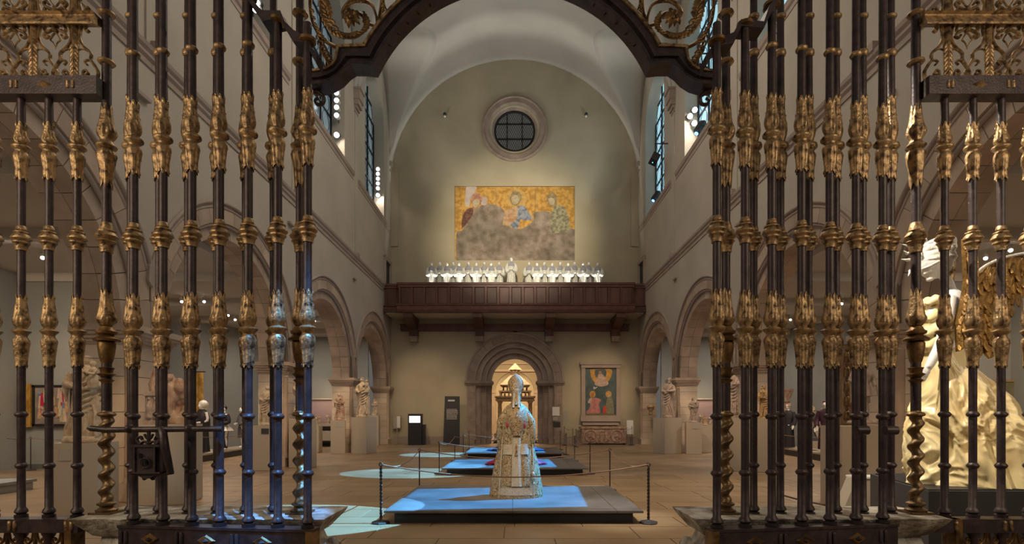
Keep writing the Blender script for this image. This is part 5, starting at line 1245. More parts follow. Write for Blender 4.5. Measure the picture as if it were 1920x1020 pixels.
# kiosks and signs --------------------------------------------------
t = thing('video_kiosk', (-6.0, 31.7, 0), 'black free standing kiosk with a glowing bright screen', 'kiosk')
K = .0317
def Z_(y, Y): return EYE+(781-y)*Y/1000
part('case', MB().box((765-965)*.0315, (790.5-965)*.0315, 31.5, 31.95, 0, Z_(776, 31.5)).box((765-965)*.0315, (795-965)*.0315, 31.6, 32.2, 0, Z_(796, 31.5)), 'black', t)
part('screen', MB().box((767.5-965)*.0315, (788-965)*.0315, 31.48, 31.50, Z_(792.5, 31.5), Z_(780, 31.5)), 'screen', t)
part('bezel', MB().box((766-965)*.0315, (789.5-965)*.0315, 31.485, 31.499, Z_(794, 31.5), Z_(778.5, 31.5)), 'darkgrey', t)
t = thing('text_panel', (-3.75, 32.1, 0), 'tall dark grey text panel with small white lettering left of the doorway', 'sign')
K = .032
part('slab', MB().box((834-965)*K, (861-965)*K, 32.0, 32.25, 0, Z_(743, 32)), 'darkgrey', t)
part('side_flare', MB().prism([((834-965)*K, Z_(744, 32)), ((834-965)*K, 0), ((831-965)*K, 0)], lambda u, v, s: (u, s, v), 32.0, 32.25), 'darkgrey', t)
b = MB(); rn2 = random.Random(9)
for row in range(9):
    x = (837.5-965)*K
    while x < (857-965)*K:
        w_ = .02+.05*rn2.random()
        z = Z_(768, 32)-row*.072; b.box(x, min(x+w_, (858.5-965)*K), 31.985, 32.0, z, z+.028); x += w_+.02
tag(part('small_print', b, 'label', t), kind='stuff')
b = MB(); x = (840-965)*K
for w_ in (.05, .05, .04, .05, .05, .03, .05, .05, .04): b.box(x, x+w_-.012, 31.985, 32.0, Z_(752.5, 32), Z_(749.5, 32)); x += w_
tag(part('title_lettering', b, 'label', t), kind='stuff')
def text_mesh(txt, size, m, ext=.006):
    cu = bpy.data.curves.new('t', 'FONT'); cu.body = txt; cu.size = size; cu.extrude = ext; cu.align_x = 'CENTER'; cu.align_y = 'CENTER'
    o = bpy.data.objects.new('t', cu); C.objects.link(o); dg = bpy.context.evaluated_depsgraph_get()
    me = bpy.data.meshes.new_from_object(o.evaluated_get(dg)); bpy.data.objects.remove(o)
    me.transform(Matrix.Rotation(pi/2, 4, 'X')); me.materials.clear(); me.materials.append(M[m]); return me
t = thing('exit_sign', (.06, YB-.1, 7.2), 'small red lit exit sign on the wall above the doorway arch', 'sign')
part('case', MB().box(-.15, .20, YB-.12, YB-.02, 7.02, 7.36), 'signdark', t)
link('exit_lettering', text_mesh('EXIT', .155, 'exit'), t, (.025, YB-.125, 7.19), (1, 1, 1.9))
part('sensor', MB().box(-.10, .16, YB-.09, YB-.02, 6.86, 6.96), 'black', t)
def card(px0, px1, py0, py1, Y, lab, m='label', th=.03):
    K = Y/1000; tag(part('wall_label', MB().box((px0-965)*K, (px1-965)*K, Y-th, Y, Z_(py1, Y), Z_(py0, Y)), m), lab, 'label')
card(1035.5, 1049, 763, 779.5, YB-.08, 'large white text card on the right jamb of the doorway')
card(1036.5, 1046, 781, 789, YB-.08, 'small grey card under the white text card on the door jamb', 'label_g')
card(1037, 1050.5, 791, 800.5, YB-.08, 'dark card with grey square low on the right door jamb', 'darkgrey')
card(1056, 1064.5, 771, 789, YB, 'grey label between the doorway and the painting', 'label_g')
card(1175, 1187, 788, 814, 32.3, 'pale notice board right of the carved chest')
for px, s in ((834, -1), (1099, 1)):
    c = thing('security_camera', P(px, 216, YB-.1), ('left' if s < 0 else 'right')+' small black and white wall camera beside the round window', 'camera')
    q = P(px, 216, YB-.15); part('housing', MB().ell((q.x, q.y, q.z+.06), (.10, .14, .10), 10, 6), 'black', c, 60); part('dome', MB().ell((q.x, q.y, q.z-.06), (.07, .08, .07), 10, 6), 'label', c, 60)
    part('arm', MB().tube([(q.x, q.y, q.z), (q.x, YB, q.z+.02)], .03, 6), 'label', c, 60)

# ================================================================ PLATFORMS AND COSTUMES
def platform(y0, y1, x0, x1, label, seam):
    t = thing('display_platform', ((x0+x1)/2, (y0+y1)/2, 0), label, 'platform'); h = .21
    part('plinth', MB().box(x0+.14, x1-.14, y0+.12, y1-.12, 0, h-.035), 'platside', t)
    xm = (x0+x1)/2-.02
    for a, b_ in ((x0, xm-.004), (xm+.004, x1-.42), (x1-.412, x1)):
        part('top_panel', MB().box(a, b_, y0, y1, h-.035, h), 'plat', t)
    part('seam_strip', MB().box(x0+.003, x1-.003, y0+.003, y1-.003, h-.034, h-.006), 'platside', t)  # dark strip inside the top, showing in the panel seams
    part('label_strip', MB().box(x1-1.35, x1-.75, y1-.12, y1-.03, h, h+.004).box(x1-.65, x1-.1, y1-.12, y1-.03, h, h+.004), 'label_g', t)
    return t
platform(8.36, 11.45, -2.05, 2.02, 'nearest dark display platform, lit blue, carrying the jewelled cope', 0)
platform(15.25, 19.0, -2.09, 2.10, 'middle dark display platform with the crimson train', 0)
platform(21.5, 25.8, -2.04, 2.04, 'third dark display platform with the navy gown', 0)
platform(33.6, 36.4, -1.4, 1.5, 'far display platform standing in the doorway', 0)

# ornate cope -------------------------------------------------------
def ornate(name, dark, sc=34, mid=(.50, .42, .27)):
    m = bpy.data.materials.new(name); m.use_nodes = True; nt = m.node_tree; b = nt.nodes['Principled BSDF']; L = nt.links
    g = nt.nodes.new('ShaderNodeNewGeometry'); v = nt.nodes.new('ShaderNodeTexVoronoi'); v.inputs['Scale'].default_value = sc; v.feature = 'F1'
    n = nt.nodes.new('ShaderNodeTexNoise'); n.inputs['Scale'].default_value = sc*.5; n.inputs['Detail'].default_value = 4; n.inputs['Distortion'].default_value = 2.5
    L.new(g.outputs['Position'], v.inputs['Vector']); L.new(g.outputs['Position'], n.inputs['Vector'])
    r = nt.nodes.new('ShaderNodeValToRGB'); e = r.color_ramp.elements
    e[0].position = .34; e[0].color = (*dark, 1); e[1].position = .66; e[1].color = (.72, .64, .48, 1)
    q = e.new(.46); q.color = (*mid, 1); q = e.new(.52); q.color = (.55, .46, .30, 1); q = e.new(.58); q.color = (*[c*.6 for c in mid], 1)
    L.new(n.outputs['Fac'], r.inputs['Fac']); L.new(r.outputs[0], b.inputs['Base Color'])
    b.inputs['Roughness'].default_value = .55; b.inputs['Metallic'].default_value = .12
    bp = nt.nodes.new('ShaderNodeBump'); bp.inputs['Strength'].default_value = .6; bp.inputs['Distance'].default_value = .012
    L.new(n.outputs['Fac'], bp.inputs['Height']); L.new(bp.outputs[0], b.inputs['Normal']); return m
M['cope'] = ornate('cope_cloth', (.075, .05, .022), 26, (.38, .27, .12)); M['cope_gold'] = ornate('cope_gold', (.06, .03, .008), 44, (.30, .17, .045)); M['cope_white'] = ornate('cope_white', (.34, .28, .19), 36, (.60, .54, .42))
VY = 9.95; VS = VY/1000; VX = (967.5-965)*VS
cope = [(931, 49.5), (925, 49.8), (905, 47.5), (885, 44), (865, 40), (845, 35), (828, 32), (812, 31), (795, 30.8), (785, 30), (776, 27), (768, 23), (761, 17.5), (756, 9.5), (752, 7.5), (745, 7.2)]
def vz(y): return EYE+(781-y)*VS
def hw(z):
    y = 781-(z-EYE)/VS
    for (ya_, a), (yb_, b) in zip(cope[:-1], cope[1:]):
        if ya_ >= y >= yb_: return (a+(b-a)*(ya_-y)/(ya_-yb_))*VS
    return cope[0][1]*VS if y > 900 else cope[-1][1]*VS
t = thing('cope_mannequin', (VX, VY, .21), 'mannequin seen from behind in a heavily jewelled gold and silver cope and mitre', 'mannequin')
me = body_mesh(1.92, ARM_C, vox=.012); me.materials.append(M['cope_gold']); link('body', me, t, (VX, VY, .23), None, (0, 0, pi))
rows = []
ycope = [931, 928]+[925-3.2*i for i in range(56)]
for y in ycope:
    if y < 745: break
    z = vz(y); a = hw(z); row = []
    for j in range(96):
        th = 2*pi*j/96; k = 1+.022*sin(9*th+1)*(1 if y > 800 else .3)+.022*noise.noise(Vector((6*cos(th), 6*sin(th), z*9)))+.012*noise.noise(Vector((17*cos(th), 17*sin(th), z*28)))
        row.append((VX+a*k*cos(th), VY+a*k*(.72 if y > 760 else .9)*sin(th), z))
    rows.append(row)
part('cope', MB().grid(rows), 'cope', t, 60)
def onb(px, y, off):
    z = vz(y); a = hw(z); x = (px-967.5)*VS; q = min(.96, abs(x)/a)
    return (VX+x, VY-a*.72*sqrt(1-q*q)-off-.012, z)
def strip(name, outline, m, off=.012, n=5):
    """raised patch given as rows of (xleft, xright, y)"""
    rows = []
    for (l0, r0, y0), (l1, r1, y1) in zip(outline[:-1], outline[1:]):
        for k in range(4):
            f = k/4; rows.append([onb(l0+(l1-l0)*f+((r0+(r1-r0)*f)-(l0+(l1-l0)*f))*i/n, y0+(y1-y0)*f, off if 0 < i < n else 0) for i in range(n+1)])
    l, r, y = outline[-1]; rows.append([onb(l+(r-l)*i/n, y, off) for i in range(n+1)])
    return part(name, MB().grid(rows, closed=False), m, t, 50)
u = lambda x: 880+x/3.644; v_ = lambda y: 670+y/3.644
strip('hood', [(u(262), u(380), v_(330)), (u(250), u(392), v_(370)), (u(255), u(390), v_(430)), (u(275), u(370), v_(480)), (u(300), u(345), v_(530))], 'cope_gold', .035)
strip('orphrey_band', [(u(292), u(352), v_(545)), (u(290), u(354), v_(700)), (u(288), u(357), v_(865))], 'cope_white', .02)
strip('cross_arm', [(u(232), u(292), v_(590)), (u(230), u(292), v_(658))], 'cope_white', .016)
strip('cross_arm', [(u(352), u(404), v_(588)), (u(352), u(406), v_(656))], 'cope_white', .016)
strip('gold_figure', [(u(318), u(322), v_(583)), (u(310), u(330), v_(600)), (u(309), u(331), v_(668))], 'gold', .035)
strip('lower_panel', [(u(232), u(286), v_(672)), (u(222), u(284), v_(860))], 'cope_gold', .014)
strip('lower_panel', [(u(358), u(410), v_(672)), (u(360), u(416), v_(860))], 'cope_gold', .014)
strip('hem_band', [(u(205), u(432), v_(876)), (u(196), u(436), v_(925))], 'cope_white', .014, 14)
strip('hem_fringe', [(u(142), u(495), v_(928)), (u(140), u(500), v_(948))], 'cope_gold', .02, 20)
for x0_, x1_ in ((228, 205), (430, 440)):
    part('edge_cord', MB().tube([onb(u(x0_+(x1_-x0_)*k/12), v_(540+(950-540)*k/12), .02) for k in range(13)], .012, 6), 'cope_white', t, 60)
for s in (-1, 1):
    part('sleeve_fold', MB().tube([(VX+s*.18, VY-.06, vz(772)), (VX+s*.285, VY-.08, vz(790)), (VX+s*.30, VY-.10, vz(815)), (VX+s*.315, VY-.07, vz(838))], [.06, .075, .07, .03], 10), 'cope', t, 60)
    part('lappet', MB().tube([(VX+s*.035, VY-.13, vz(737)), (VX+s*.04, VY-.14, vz(750)), (VX+s*.05, VY-.20, vz(765))], [.02, .024, .026], 6), 'cope_white', t, 60)
    part('crimson_lining', MB().ell(onb(951.5 if s < 0 else 983, 797, .0), (.022, .012, .055), 8, 6), 'red_cloth', t, 60)
part('jewelled_clasp', MB().ell(onb(999, 887, .03), (.03, .03, .05), 10, 8).ell(onb(999, 893, .03), (.045, .03, .03), 10, 8).ell(onb(1000, 903, .03), (.02, .02, .02), 8, 6), 'cope_white', t, 60)
# mitre: two pointed leaves
def mitre_mesh():
    mb = MB(); out = [(9.5, 736), (12.5, 731), (14.2, 722), (13.5, 716), (9.5, 709), (5, 705.5), (0, 703)]
    for s in (-1, 1):
        rows = []
        for hwp, y in out:
            z = vz(y); f = (736-y)/33
            rows.append([(VX-.005+hwp*VS*cos(a), VY+s*(.012+.10*(1-f*.75)*sin(a)), z) for a in [pi*k/12 for k in range(13)]]+[(VX-.005-hwp*VS*cos(a), VY+s*.004, z) for a in [pi*k/12 for k in range(1, 12)]])
        mb.grid(rows)
    return mb
part('mitre', mitre_mesh(), 'cope_gold', t, 50)
part('mitre_edge', MB().tube([(VX-.005+a*VS*1.03, VY-.02, vz(b)) for a, b in [(-9.5, 736), (-14.2, 722), (-13.5, 716), (-9.5, 709), (-5, 705), (0, 702), (5, 705), (9.5, 709), (13.5, 716), (14.2, 722), (9.5, 736)]], .008, 6), 'cope_white', t, 60)
part('head_band', MB().lathe([(vz(739), .098), (vz(735), .105), (vz(731), .105), (vz(729), .10)], 24, VX, VY), 'cope_white', t, 40)
part('veiled_head', MB().ell((VX, VY, vz(744)), (.085, .10, .14), 20, 12).tube([(VX, VY-.05, vz(738)), (VX, VY-.07, vz(750)), (VX, VY-.11, vz(762))], [.075, .08, .10], 14), 'cope_gold', t, 60)

def gowned(x, y, rad, m, label, tr, mname):
    t = mannequin(x, y, .21, 1.75, pi, label, skin='white')
    robe(t, 1.75, [(.03, 0, rad*.5, rad*.45, .12), (.08, 0, rad*.36, rad*.33, .12), (.25, 0, .19, .17, .10), (.45, 0, .13, .12, .07), (.58, 0, .082, .075, .02), (.70, 0, .11, .085, 0), (.80, 0, .12, .08, 0), (.85, 0, .045, .05, 0)], m, 'gown', 9)
    sleeves(t, 1.75, ARM_C, m)
    rows = []
    for k in range(9):
        f = k/8; rr = .15+(rad-.15)*f
        rows.append([(rr*(1+.12*noise.noise(Vector((2*cos(a), 2*sin(a), f+y))))*cos(a), .55*rr*(1+.1*noise.noise(Vector((3*cos(a), 3*sin(a), y))))*sin(a), .012+.10*(1-f)+.05*abs(noise.noise(Vector((4*cos(a)*rr, 4*sin(a)*rr, y))))) for a in [2*pi*j/60 for j in range(60)]])
    part('train', MB().grid(rows, caps=False), m, t, 60, (0, 0, 0), True)
    part('hair', MB().ell((0, .03, 1.68), (.09, .10, .11), 12, 8), 'hair', t, 60, (0, 0, 0), True)
gowned(.03, 16.6, .98, 'red_cloth', 'crimson gowned mannequin with spreading train behind the jewelled cope', 1, 'a')
gowned(.03, 23.2, 1.25, 'blue_cloth', 'navy gowned mannequin on the third platform, hidden behind the cope', 1, 'b')

# stanchions and ropes ----------------------------------------------
def stanchion(x, y, label, top=.955, twist=False, group='rope barrier posts'):
    t = thing('stanchion', (x, y, 0), label, 'post', group)
    part('base', MB().lathe([(0, .145), (.012, .15), (.03, .135), (.04, .05), (.055, .03)], 8 if twist else 18, x, y), 'darkgrey', t, 35)
    if twist:
        b = MB()
        for q in (0, pi): b.tube([(x+.011*cos(k*.55+q), y+.011*sin(k*.55+q), .04+(top-.10)*k/90) for k in range(91)], .0125, 6)
        part('twisted_post', b, 'iron', t, 60)
    else: part('post', MB().lathe([(.04, .014), (top-.05, .014)], 10, x, y), 'iron', t, 40)
    part('eye_ring', MB().tube([(x+.028*cos(a), y, top-.025+.028*sin(a)) for a in [2*pi*k/14 for k in range(15)]], .009, 6), 'iron', t, 60)
def rope(a, b, sag, label, m='rope', r=.011, group='barrier ropes'):
    a = Vector(a); b = Vector(b)
    pts = [a+(b-a)*(i/20)-Vector((0, 0, 4*sag*(i/20)*(1-i/20))) for i in range(21)]
    tag(part('barrier_rope', MB().tube(pts, r, 6), m, None, 60), label, 'rope', group)
names = ['nearest', 'second', 'third']
for k, (ya_, yb_, xa) in enumerate(((8.45, 12.15, 2.12), (15.7, 20.2, 2.22), (23.4, 27.0, 2.26))):
    for s in (-1, 1):
        sn = 'left' if s < 0 else 'right'
        stanchion(s*xa, ya_, 'front %s barrier post of the %s platform' % (sn, names[k]), .955, k == 0)
        stanchion(s*(xa+.05), yb_, 'rear %s barrier post of the %s platform' % (sn, names[k]), .955, False)
        rope((s*xa, ya_, .93), (s*(xa+.05), yb_, .93), .16, 'rope along the %s side of the %s platform' % (sn, names[k]))
    rope((-xa, ya_, .93), (xa, ya_, .93), .20, 'rope across the front of the %s platform' % names[k])
    rope((-xa-.05, yb_, .93), (xa+.05, yb_, .93), .20, 'rope across the back of the %s platform' % names[k])
for i, (px, y) in enumerate(((1058, 31.2), (1074, 31.0), (1080, 29.5), (1185, 31.6), (1182, 31.2))):
    stanchion((px-965)*y/1000, y, ['post just right of the doorway', 'post left of the carved chest', 'nearer post left of the carved chest', 'post right of the carved chest', 'short post right of the carved chest'][i], [1.1, 1.0, 1.0, 1.1, .5][i])
rope(((1058-965)*.0312, 31.2, 1.05), ((1074-965)*.031, 31.0, .95), .1, 'short rope right of the doorway')
rope(((1080-965)*.0295, 29.5, .93), ((1185-965)*.0316, 31.6, 1.0), .35, 'rope in front of the carved chest')
stanchion((1465-965)*.0109, 10.9, 'dark twisted post behind the right gate leaf', .22+.0, False) if 0 else None
stanchion(-15.25+.05, 16.75, 'thin post before the triptych in the far left aisle', 1.05)
rope((-15.9, 16.7, 1.0), (-15.2, 16.75, 1.0), .02, 'thin rope left of the post before the triptych'); rope((-15.2, 16.75, 1.0), (-12.2, 16.9, 1.0), .06, 'thin rope right of the post before the triptych')
q = P(1465, 928, 8.6); stanchion(q.x, q.y+.0, 'twisted iron post with ring behind the right gate leaf', .46, True)
rope((q.x, q.y, .43), P(1640, 955, 7.3), .05, 'dark rope from the twisted post to the lectern sign', 'iron', .014)
rope((-11.0, 18.3, 1.0), (-11.9, 25.5, 1.0), .12, 'rope along the left aisle platform'); rope((11.0, 18.3, 1.0), (11.9, 25.5, 1.0), .12, 'rope along the right aisle platform')
stanchion(-11.0, 18.3, 'near post of the left aisle platform', 1.02); stanchion(-11.9, 25.5, 'far post of the left aisle platform', 1.02); stanchion(11.0, 18.3, 'near post of the right aisle platform', 1.02); stanchion(11.9, 25.5, 'far post of the right aisle platform', 1.02)
# reading stands near the right gate
t = thing('reading_stand', (4.6, 7.3, 0), 'grey slanted reading stand with a white upper edge behind the right gate leaf', 'sign')
a_, b_, c_, d_ = P(1582, 955, 7.3), P(1652, 955, 7.3), P(1652, 897, 7.3), P(1606, 897, 7.3)
mb = MB().add([a_, b_, c_, d_]+[q+Vector((0, .22, 0)) for q in (a_, b_, c_, d_)], [(0,1,2,3),(4,5,6,7),(0,1,5,4),(1,2,6,5),(2,3,7,6),(3,0,4,7)])
part('board', mb, 'ped', t); part('white_edge', MB().box(d_.x, c_.x, 7.28, 7.54, c_.z, c_.z+.025), 'label', t)
part('foot', MB().box(a_.x+.1, b_.x-.1, 7.32, 7.5, 0, a_.z), 'darkgrey', t)
t = thing('lectern_sign', (7.1, 7.4, 0), 'small grey lectern sign behind the angel figure at the right edge', 'sign')
mb = MB().prism([(7.2, 1.42), (7.5, 1.62), (7.5, 1.58), (7.2, 1.36)], lambda u_, v, s: (s, u_, v), 6.75, 7.25)
part('board', mb, 'label_g', t); part('post', MB().box(6.97, 7.03, 7.35, 7.41, 0, 1.45), 'iron', t); part('foot', MB().lathe([(0, .16), (.03, .15)], 12, 7, 7.38), 'iron', t)

# aisle pictures, cases, lamps --------------------------------------
def picture(x0, x1, z0, z1, y, label, m1, blobs, name='painting', fm_='carvewood', doors=False):
    t = thing(name, ((x0+x1)/2, y, z0), label, 'painting')
    w_ = .07
    part('frame', MB().box(x0, x1, y-.08, y, z0, z0+w_).box(x0, x1, y-.08, y, z1-w_, z1).box(x0, x0+w_, y-.08, y, z0, z1).box(x1-w_, x1, y-.08, y, z0, z1), fm_, t)
    part('picture', MB().box(x0+w_, x1-w_, y-.05, y-.01, z0+w_, z1-w_), m1, t)
    if doors: part('side_panel', MB().box(x0-.45, x0-.03, y-.10, y-.04, z0-.03, z1+.03), 'mosaic_gold', t)
    r = random.Random(4)
    for i in range(blobs):
        cx_ = x0+.2+(x1-x0-.4)*r.random(); h = .14+.22*r.random(); zb_ = z0+.10+(z1-z0-.5)*r.random()
        part('painted_figure', MB().prism([(cx_-.06, zb_), (cx_+.06, zb_), (cx_+.035, zb_+h), (cx_+.03, zb_+h+.06), (cx_-.03, zb_+h+.06), (cx_-.035, zb_+h)], lambda u_, v, s: (u_, s, v), y-.052-.0005*i, y-.045), r.choice(['red_cloth', 'mp5', 'mp4', 'mp6', 'pw']), t)
q = P(62, 799, 17.1); q2 = P(137, 722, 17.1)
picture(q.x, q2.x, q.z, q2.z, 17.14, 'painted triptych in dark frame on the far left aisle wall', 'mosaic_loss', 44, 'triptych', 'black', True)
q = P(1838, 818, 17.1); q2 = P(1910, 712, 17.1)
picture(q.x, q2.x, q.z, q2.z, 17.14, 'landscape painting in brown wooden frame behind the angel wing', 'pgr', 0)
q = P(363, 795, 25); q2 = P(393, 700, 25)
t = thing('tapestry', ((q.x+q2.x)/2, 24.9, q.z), 'tan and gold hanging tapestry behind the white wimpled mannequin', 'tapestry')
rows = [[(q.x+(q2.x-q.x)*i/10, 24.5+.02*sin(i*1.3), z) for i in range(11)] for z in (q.z, q2.z)]
so_ = part('cloth', MB().grid(rows, closed=False), 'mosaic_gold', t); part('rod', MB().tube([(q.x-.1, 24.5, q2.z+.03), (q2.x+.1, 24.5, q2.z+.03)], .025, 8), 'wood', t)
for sd in (-1, 1):
    sn = 'left' if sd < 0 else 'right'
    x0, x1 = sorted((sd*9.2, sd*12.0))
    t = thing('display_case', ((x0+x1)/2, 29.8, 0), 'mauve backed wall display case with small figures at the end of the %s aisle' % sn, 'display case')
    part('backing', MB().box(x0, x1, 30.2, 30.8, .95, 2.65), 'purple_panel', t)
    part('shelf', MB().box(x0, x1, 29.5, 30.2, 1.15, 1.30).box(x0, x1, 29.55, 30.2, .35, .9), 'ped', t)
    part('cornice', MB().box(x0, x1, 30.1, 30.8, 2.65, 2.72), 'label_g', t)
    gm = M.get('glass') or mat('case_glass', (1, 1, 1), .02); M['glass'] = gm; gm.node_tree.nodes['Principled BSDF'].inputs['Transmission Weight'].default_value = 1; gm.node_tree.nodes['Principled BSDF'].inputs['IOR'].default_value = 1.05
    part('glass_front', MB().box(x0, x1, 29.5, 29.52, 1.3, 2.65), 'glass', t)
    for i in range(5):
        xx = sd*(9.45+i*.5); zz_ = 1.3
        me_ = remesh(statue(.42+.06*(i % 3), seed=40+i, wide=1.2, child=1 if i % 2 else 0), .011); me_.materials.append(M['limestone'])
        tag(link('figurine', me_, None, (xx, 29.85, zz_+.028)), 'small pale figurine in the %s aisle case, %s from the nave' % (sn, ['first', 'second', 'third', 'fourth', 'fifth'][i]), 'figurine', 'figurines in the %s aisle case' % sn)
    area((sd*10.4, 29.3, 3.4), (sd*10.4, 30.2, 1.3), .8, 22, WARM)
# gold figure near the left centre column; figurines right
me_ = remesh(statue(.42, seed=60, wide=1.2), .01); me_.materials.append(M['gold'])
pedestal(-9.35, 25.0, .5, .5, 1.28, 'narrow pedestal of the small gilded figure in the left aisle')
tag(link('gilded_figurine', me_, None, (-9.35, 25.0, 1.31)), 'small gilded figure in the left aisle between pedestals', 'figurine')
me_ = remesh(statue(.42, seed=61, wide=1.3), .01); me_.materials.append(M['stone_red'])
pedestal(9.0, 25.2, .5, .5, 1.28, 'narrow pedestal of the small red figure in the right aisle')
tag(link('red_figurine', me_, None, (9.0, 25.2, 1.31)), 'small reddish figure in the right aisle beside the pier', 'figurine')
pedestal(13.75, 24.2, 1.0, .7, 1.28, 'long low pedestal holding two pale stone saints in the right aisle')
put_statue('stone_statue', 13.45, 24.2, 1.28, 1.0, 'limestone', 'taller of two pale stone saints at the back of the right aisle', seed=70, wide=.9)
put_statue('stone_statue', 13.95, 24.2, 1.28, .75, 'limestone', 'shorter of two pale stone saints at the back of the right aisle', seed=71, wide=1.1)
t = thing('twisted_stone_column', (13.4, 27, 0), 'reddish twisted stone column with carved capital at the back of the right aisle', 'column')
q = P(1468, 740, 26.5)
b = MB(); rows = []
for k in range(60):
    z = .2+k*.036; rows.append([(q.x+(.26+.04*cos(4*a+z*5))*cos(a), 26.5+(.26+.04*cos(4*a+z*5))*sin(a), z) for a in [2*pi*j/24 for j in range(24)]])
b.grid(rows); part('shaft', b, 'stone_red', t, 60); part('base', MB().cbox(q.x, 26.5, 0, .8, .8, .2), 'stone_red', t)
part('capital', MB().lathe([(2.35, .28), (2.42, .33), (2.5, .28, .08, 8), (2.7, .36, .12, 8), (2.95, .44, .1, 8), (2.96, .46), (3.05, .46)], 32, q.x, 26.5), 'stone_red', t, 50)
tag(part('low_bench', MB().box(-12.6, -11.2, 11.6, 12.4, .0, .18).box(-12.65, -11.15, 11.55, 12.45, .18, .24), 'aisle'), 'low white plinth on the floor at the far left edge', 'plinth')
lampn = 0
for px, py in ((80, 484), (341, 566), (350, 568), (383, 566), (428, 592), (441, 600), (520, 598), (590, 602), (1375, 604), (1470, 607), (1482, 600), (1578, 570), (1562, 566), (1848, 485), (1895, 470)):
    Y = 4.35/((781-py)/1000.); Y = min(Y, 28); q = P(px, py, Y); lampn += 1
    t = thing('track_spotlight', q, '%s white ceiling spotlight counting from the left in the %s aisle' % (['first', 'second', 'third', 'fourth', 'fifth', 'sixth', 'seventh', 'eighth'][(lampn-1) % 8], 'left' if px < 900 else 'right'), 'lamp', 'spotlights on the %s aisle ceiling' % ('left' if px < 900 else 'right'))
    s = -1 if px > 900 else 1; dr = Vector((s*.5, -.55, -.6)).normalized()
    part('housing', MB().tube([q-dr*.02, q-dr*.26], .055, 12), 'label', t, 40); part('stem', MB().tube([q-dr*.15, Vector((q.x, q.y, AZ))-Vector((dr.x, dr.y, 0))*.15], .012, 6), 'label', t, 40)
    part('lens', MB().tube([q-dr*.02, q-dr*.002], .045, 12), 'glow_w', t)
# window lamps and projectors ---------------------------------------
def lampcol(px, ys, Y, label):
    q0 = P(px, ys[0], Y); t = thing('lamp_bank', q0, label, 'lamp'); 
    for y in ys:
        q = P(px, y, Y); b = part('lamp_can', MB().tube([q, q+Vector((0, .25, .02))], [.12, .10], 12), 'label', t, 40); part('lens', MB().tube([q+Vector((0, -.03, 0)), q+Vector((0, -.005, 0))], .095, 12), 'glow_c', b)
    part('post', MB().tube([P(px, ys[0]-6, Y)+Vector((0, .3, 0)), P(px, ys[-1]+8, Y)+Vector((0, .3, 0))], .025, 6), 'black', t)
lampcol(631, [166, 174, 188, 201, 216], 23.6, 'column of cool lamps in the second left window')
lampcol(708.5, [317, 326, 335, 344, 353], 31.0, 'column of cool lamps in the last left window')
for px, py, Y, lab in ((631, 253, 23.6, 'bright white lamp low in the second left window'), (708.5, 366, 31.0, 'bright white lamp low in the last left window'), (1303, 206, 23.6, 'bright lamp highest in the second right window'), (1294, 218, 23.7, 'bright lamp left of the blue projector'), (1302, 231, 23.6, 'bright lamp just above the blue projector'), (479, 4, 15.6, 'dazzling lamp at the top of the left wall'), (480, 16, 15.6, 'dazzling lamp just under the top one on the left wall'), (1445, 14, 15.8, 'lamp at the top right in the near right window')):
    q = P(px, py, Y); t = thing('window_lamp', q, lab, 'lamp')
    part('lens', MB().ell(q, (.11, .11, .11), 12, 8), 'glow_w', t, 60); part('lamp_can', MB().tube([q+Vector((0, .07, .05)), q+Vector((0, .3, .15))], [.13, .1], 12), 'black', t, 40)
    d_ = 1 if px < 900 else -1
    spot(q+Vector((d_*.15, -.15, 0)), q+Vector((d_*.5, 1.5, -1.5)) if Y > 20 else q+Vector((d_*4, 2, -6)), 30, SOFT, 100)
for px, py, Y, lab in ((1306, 250, 23.0, 'black projector with blue lens on the second right window sill'), (1225, 376, 30.4, 'black projector with blue lens on the last right window sill')):
    q = P(px, py, Y); t = thing('projector', q, lab, 'projector')
    d1 = Vector((-.55, -.1, -.83)).normalized()
    part('case', MB().tube([q-d1*.62, q-d1*.60, q-d1*.05, q], [.10, .17, .19, .16], 4), 'black', t); part('lens', MB().tube([q-d1*.01, q+d1*.03], .085, 14), 'glow_b', t)
    part('yoke', MB().tube([q-d1*.3+Vector((0, .22, 0)), q-d1*.3+Vector((.25, .25, -.1)), q+Vector((.55, .1, -.2))], .03, 6), 'black', t); part('clamp', MB().cbox(q.x+.5, q.y+.1, q.z-.3, .12, .12, .3), 'black', t)
# ================================================================ WINGED FIGURE AT THE RIGHT
AY = 5.15; AS = AY/1000
def A_(px, py, dy=0): return P(px, py, AY+dy)
t = thing('black_plinth', (4.6, 5.2, 0), 'large dark block plinth under the satin gowned angel', 'plinth')
part('block', MB().prism([(3.57, 4.6), (3.78, 5.36), (4.0, 6.0), (6.2, 6.0), (6.2, 4.6)], lambda u, v, s: (u, v, s), 0, 1.046), 'darkgrey', t)
part('cap_board', MB().prism([(3.60, 4.64), (3.81, 5.34), (4.03, 5.96), (6.16, 5.96), (6.16, 4.64)], lambda u, v, s: (u, v, s), 1.046, 1.056), 'black', t)
t = thing('angel_mannequin', (A_(1800, 0).x, AY, 1.05), 'winged mannequin in crumpled cream satin gown with white turban, behind the right side bars', 'mannequin')
mb = MB()
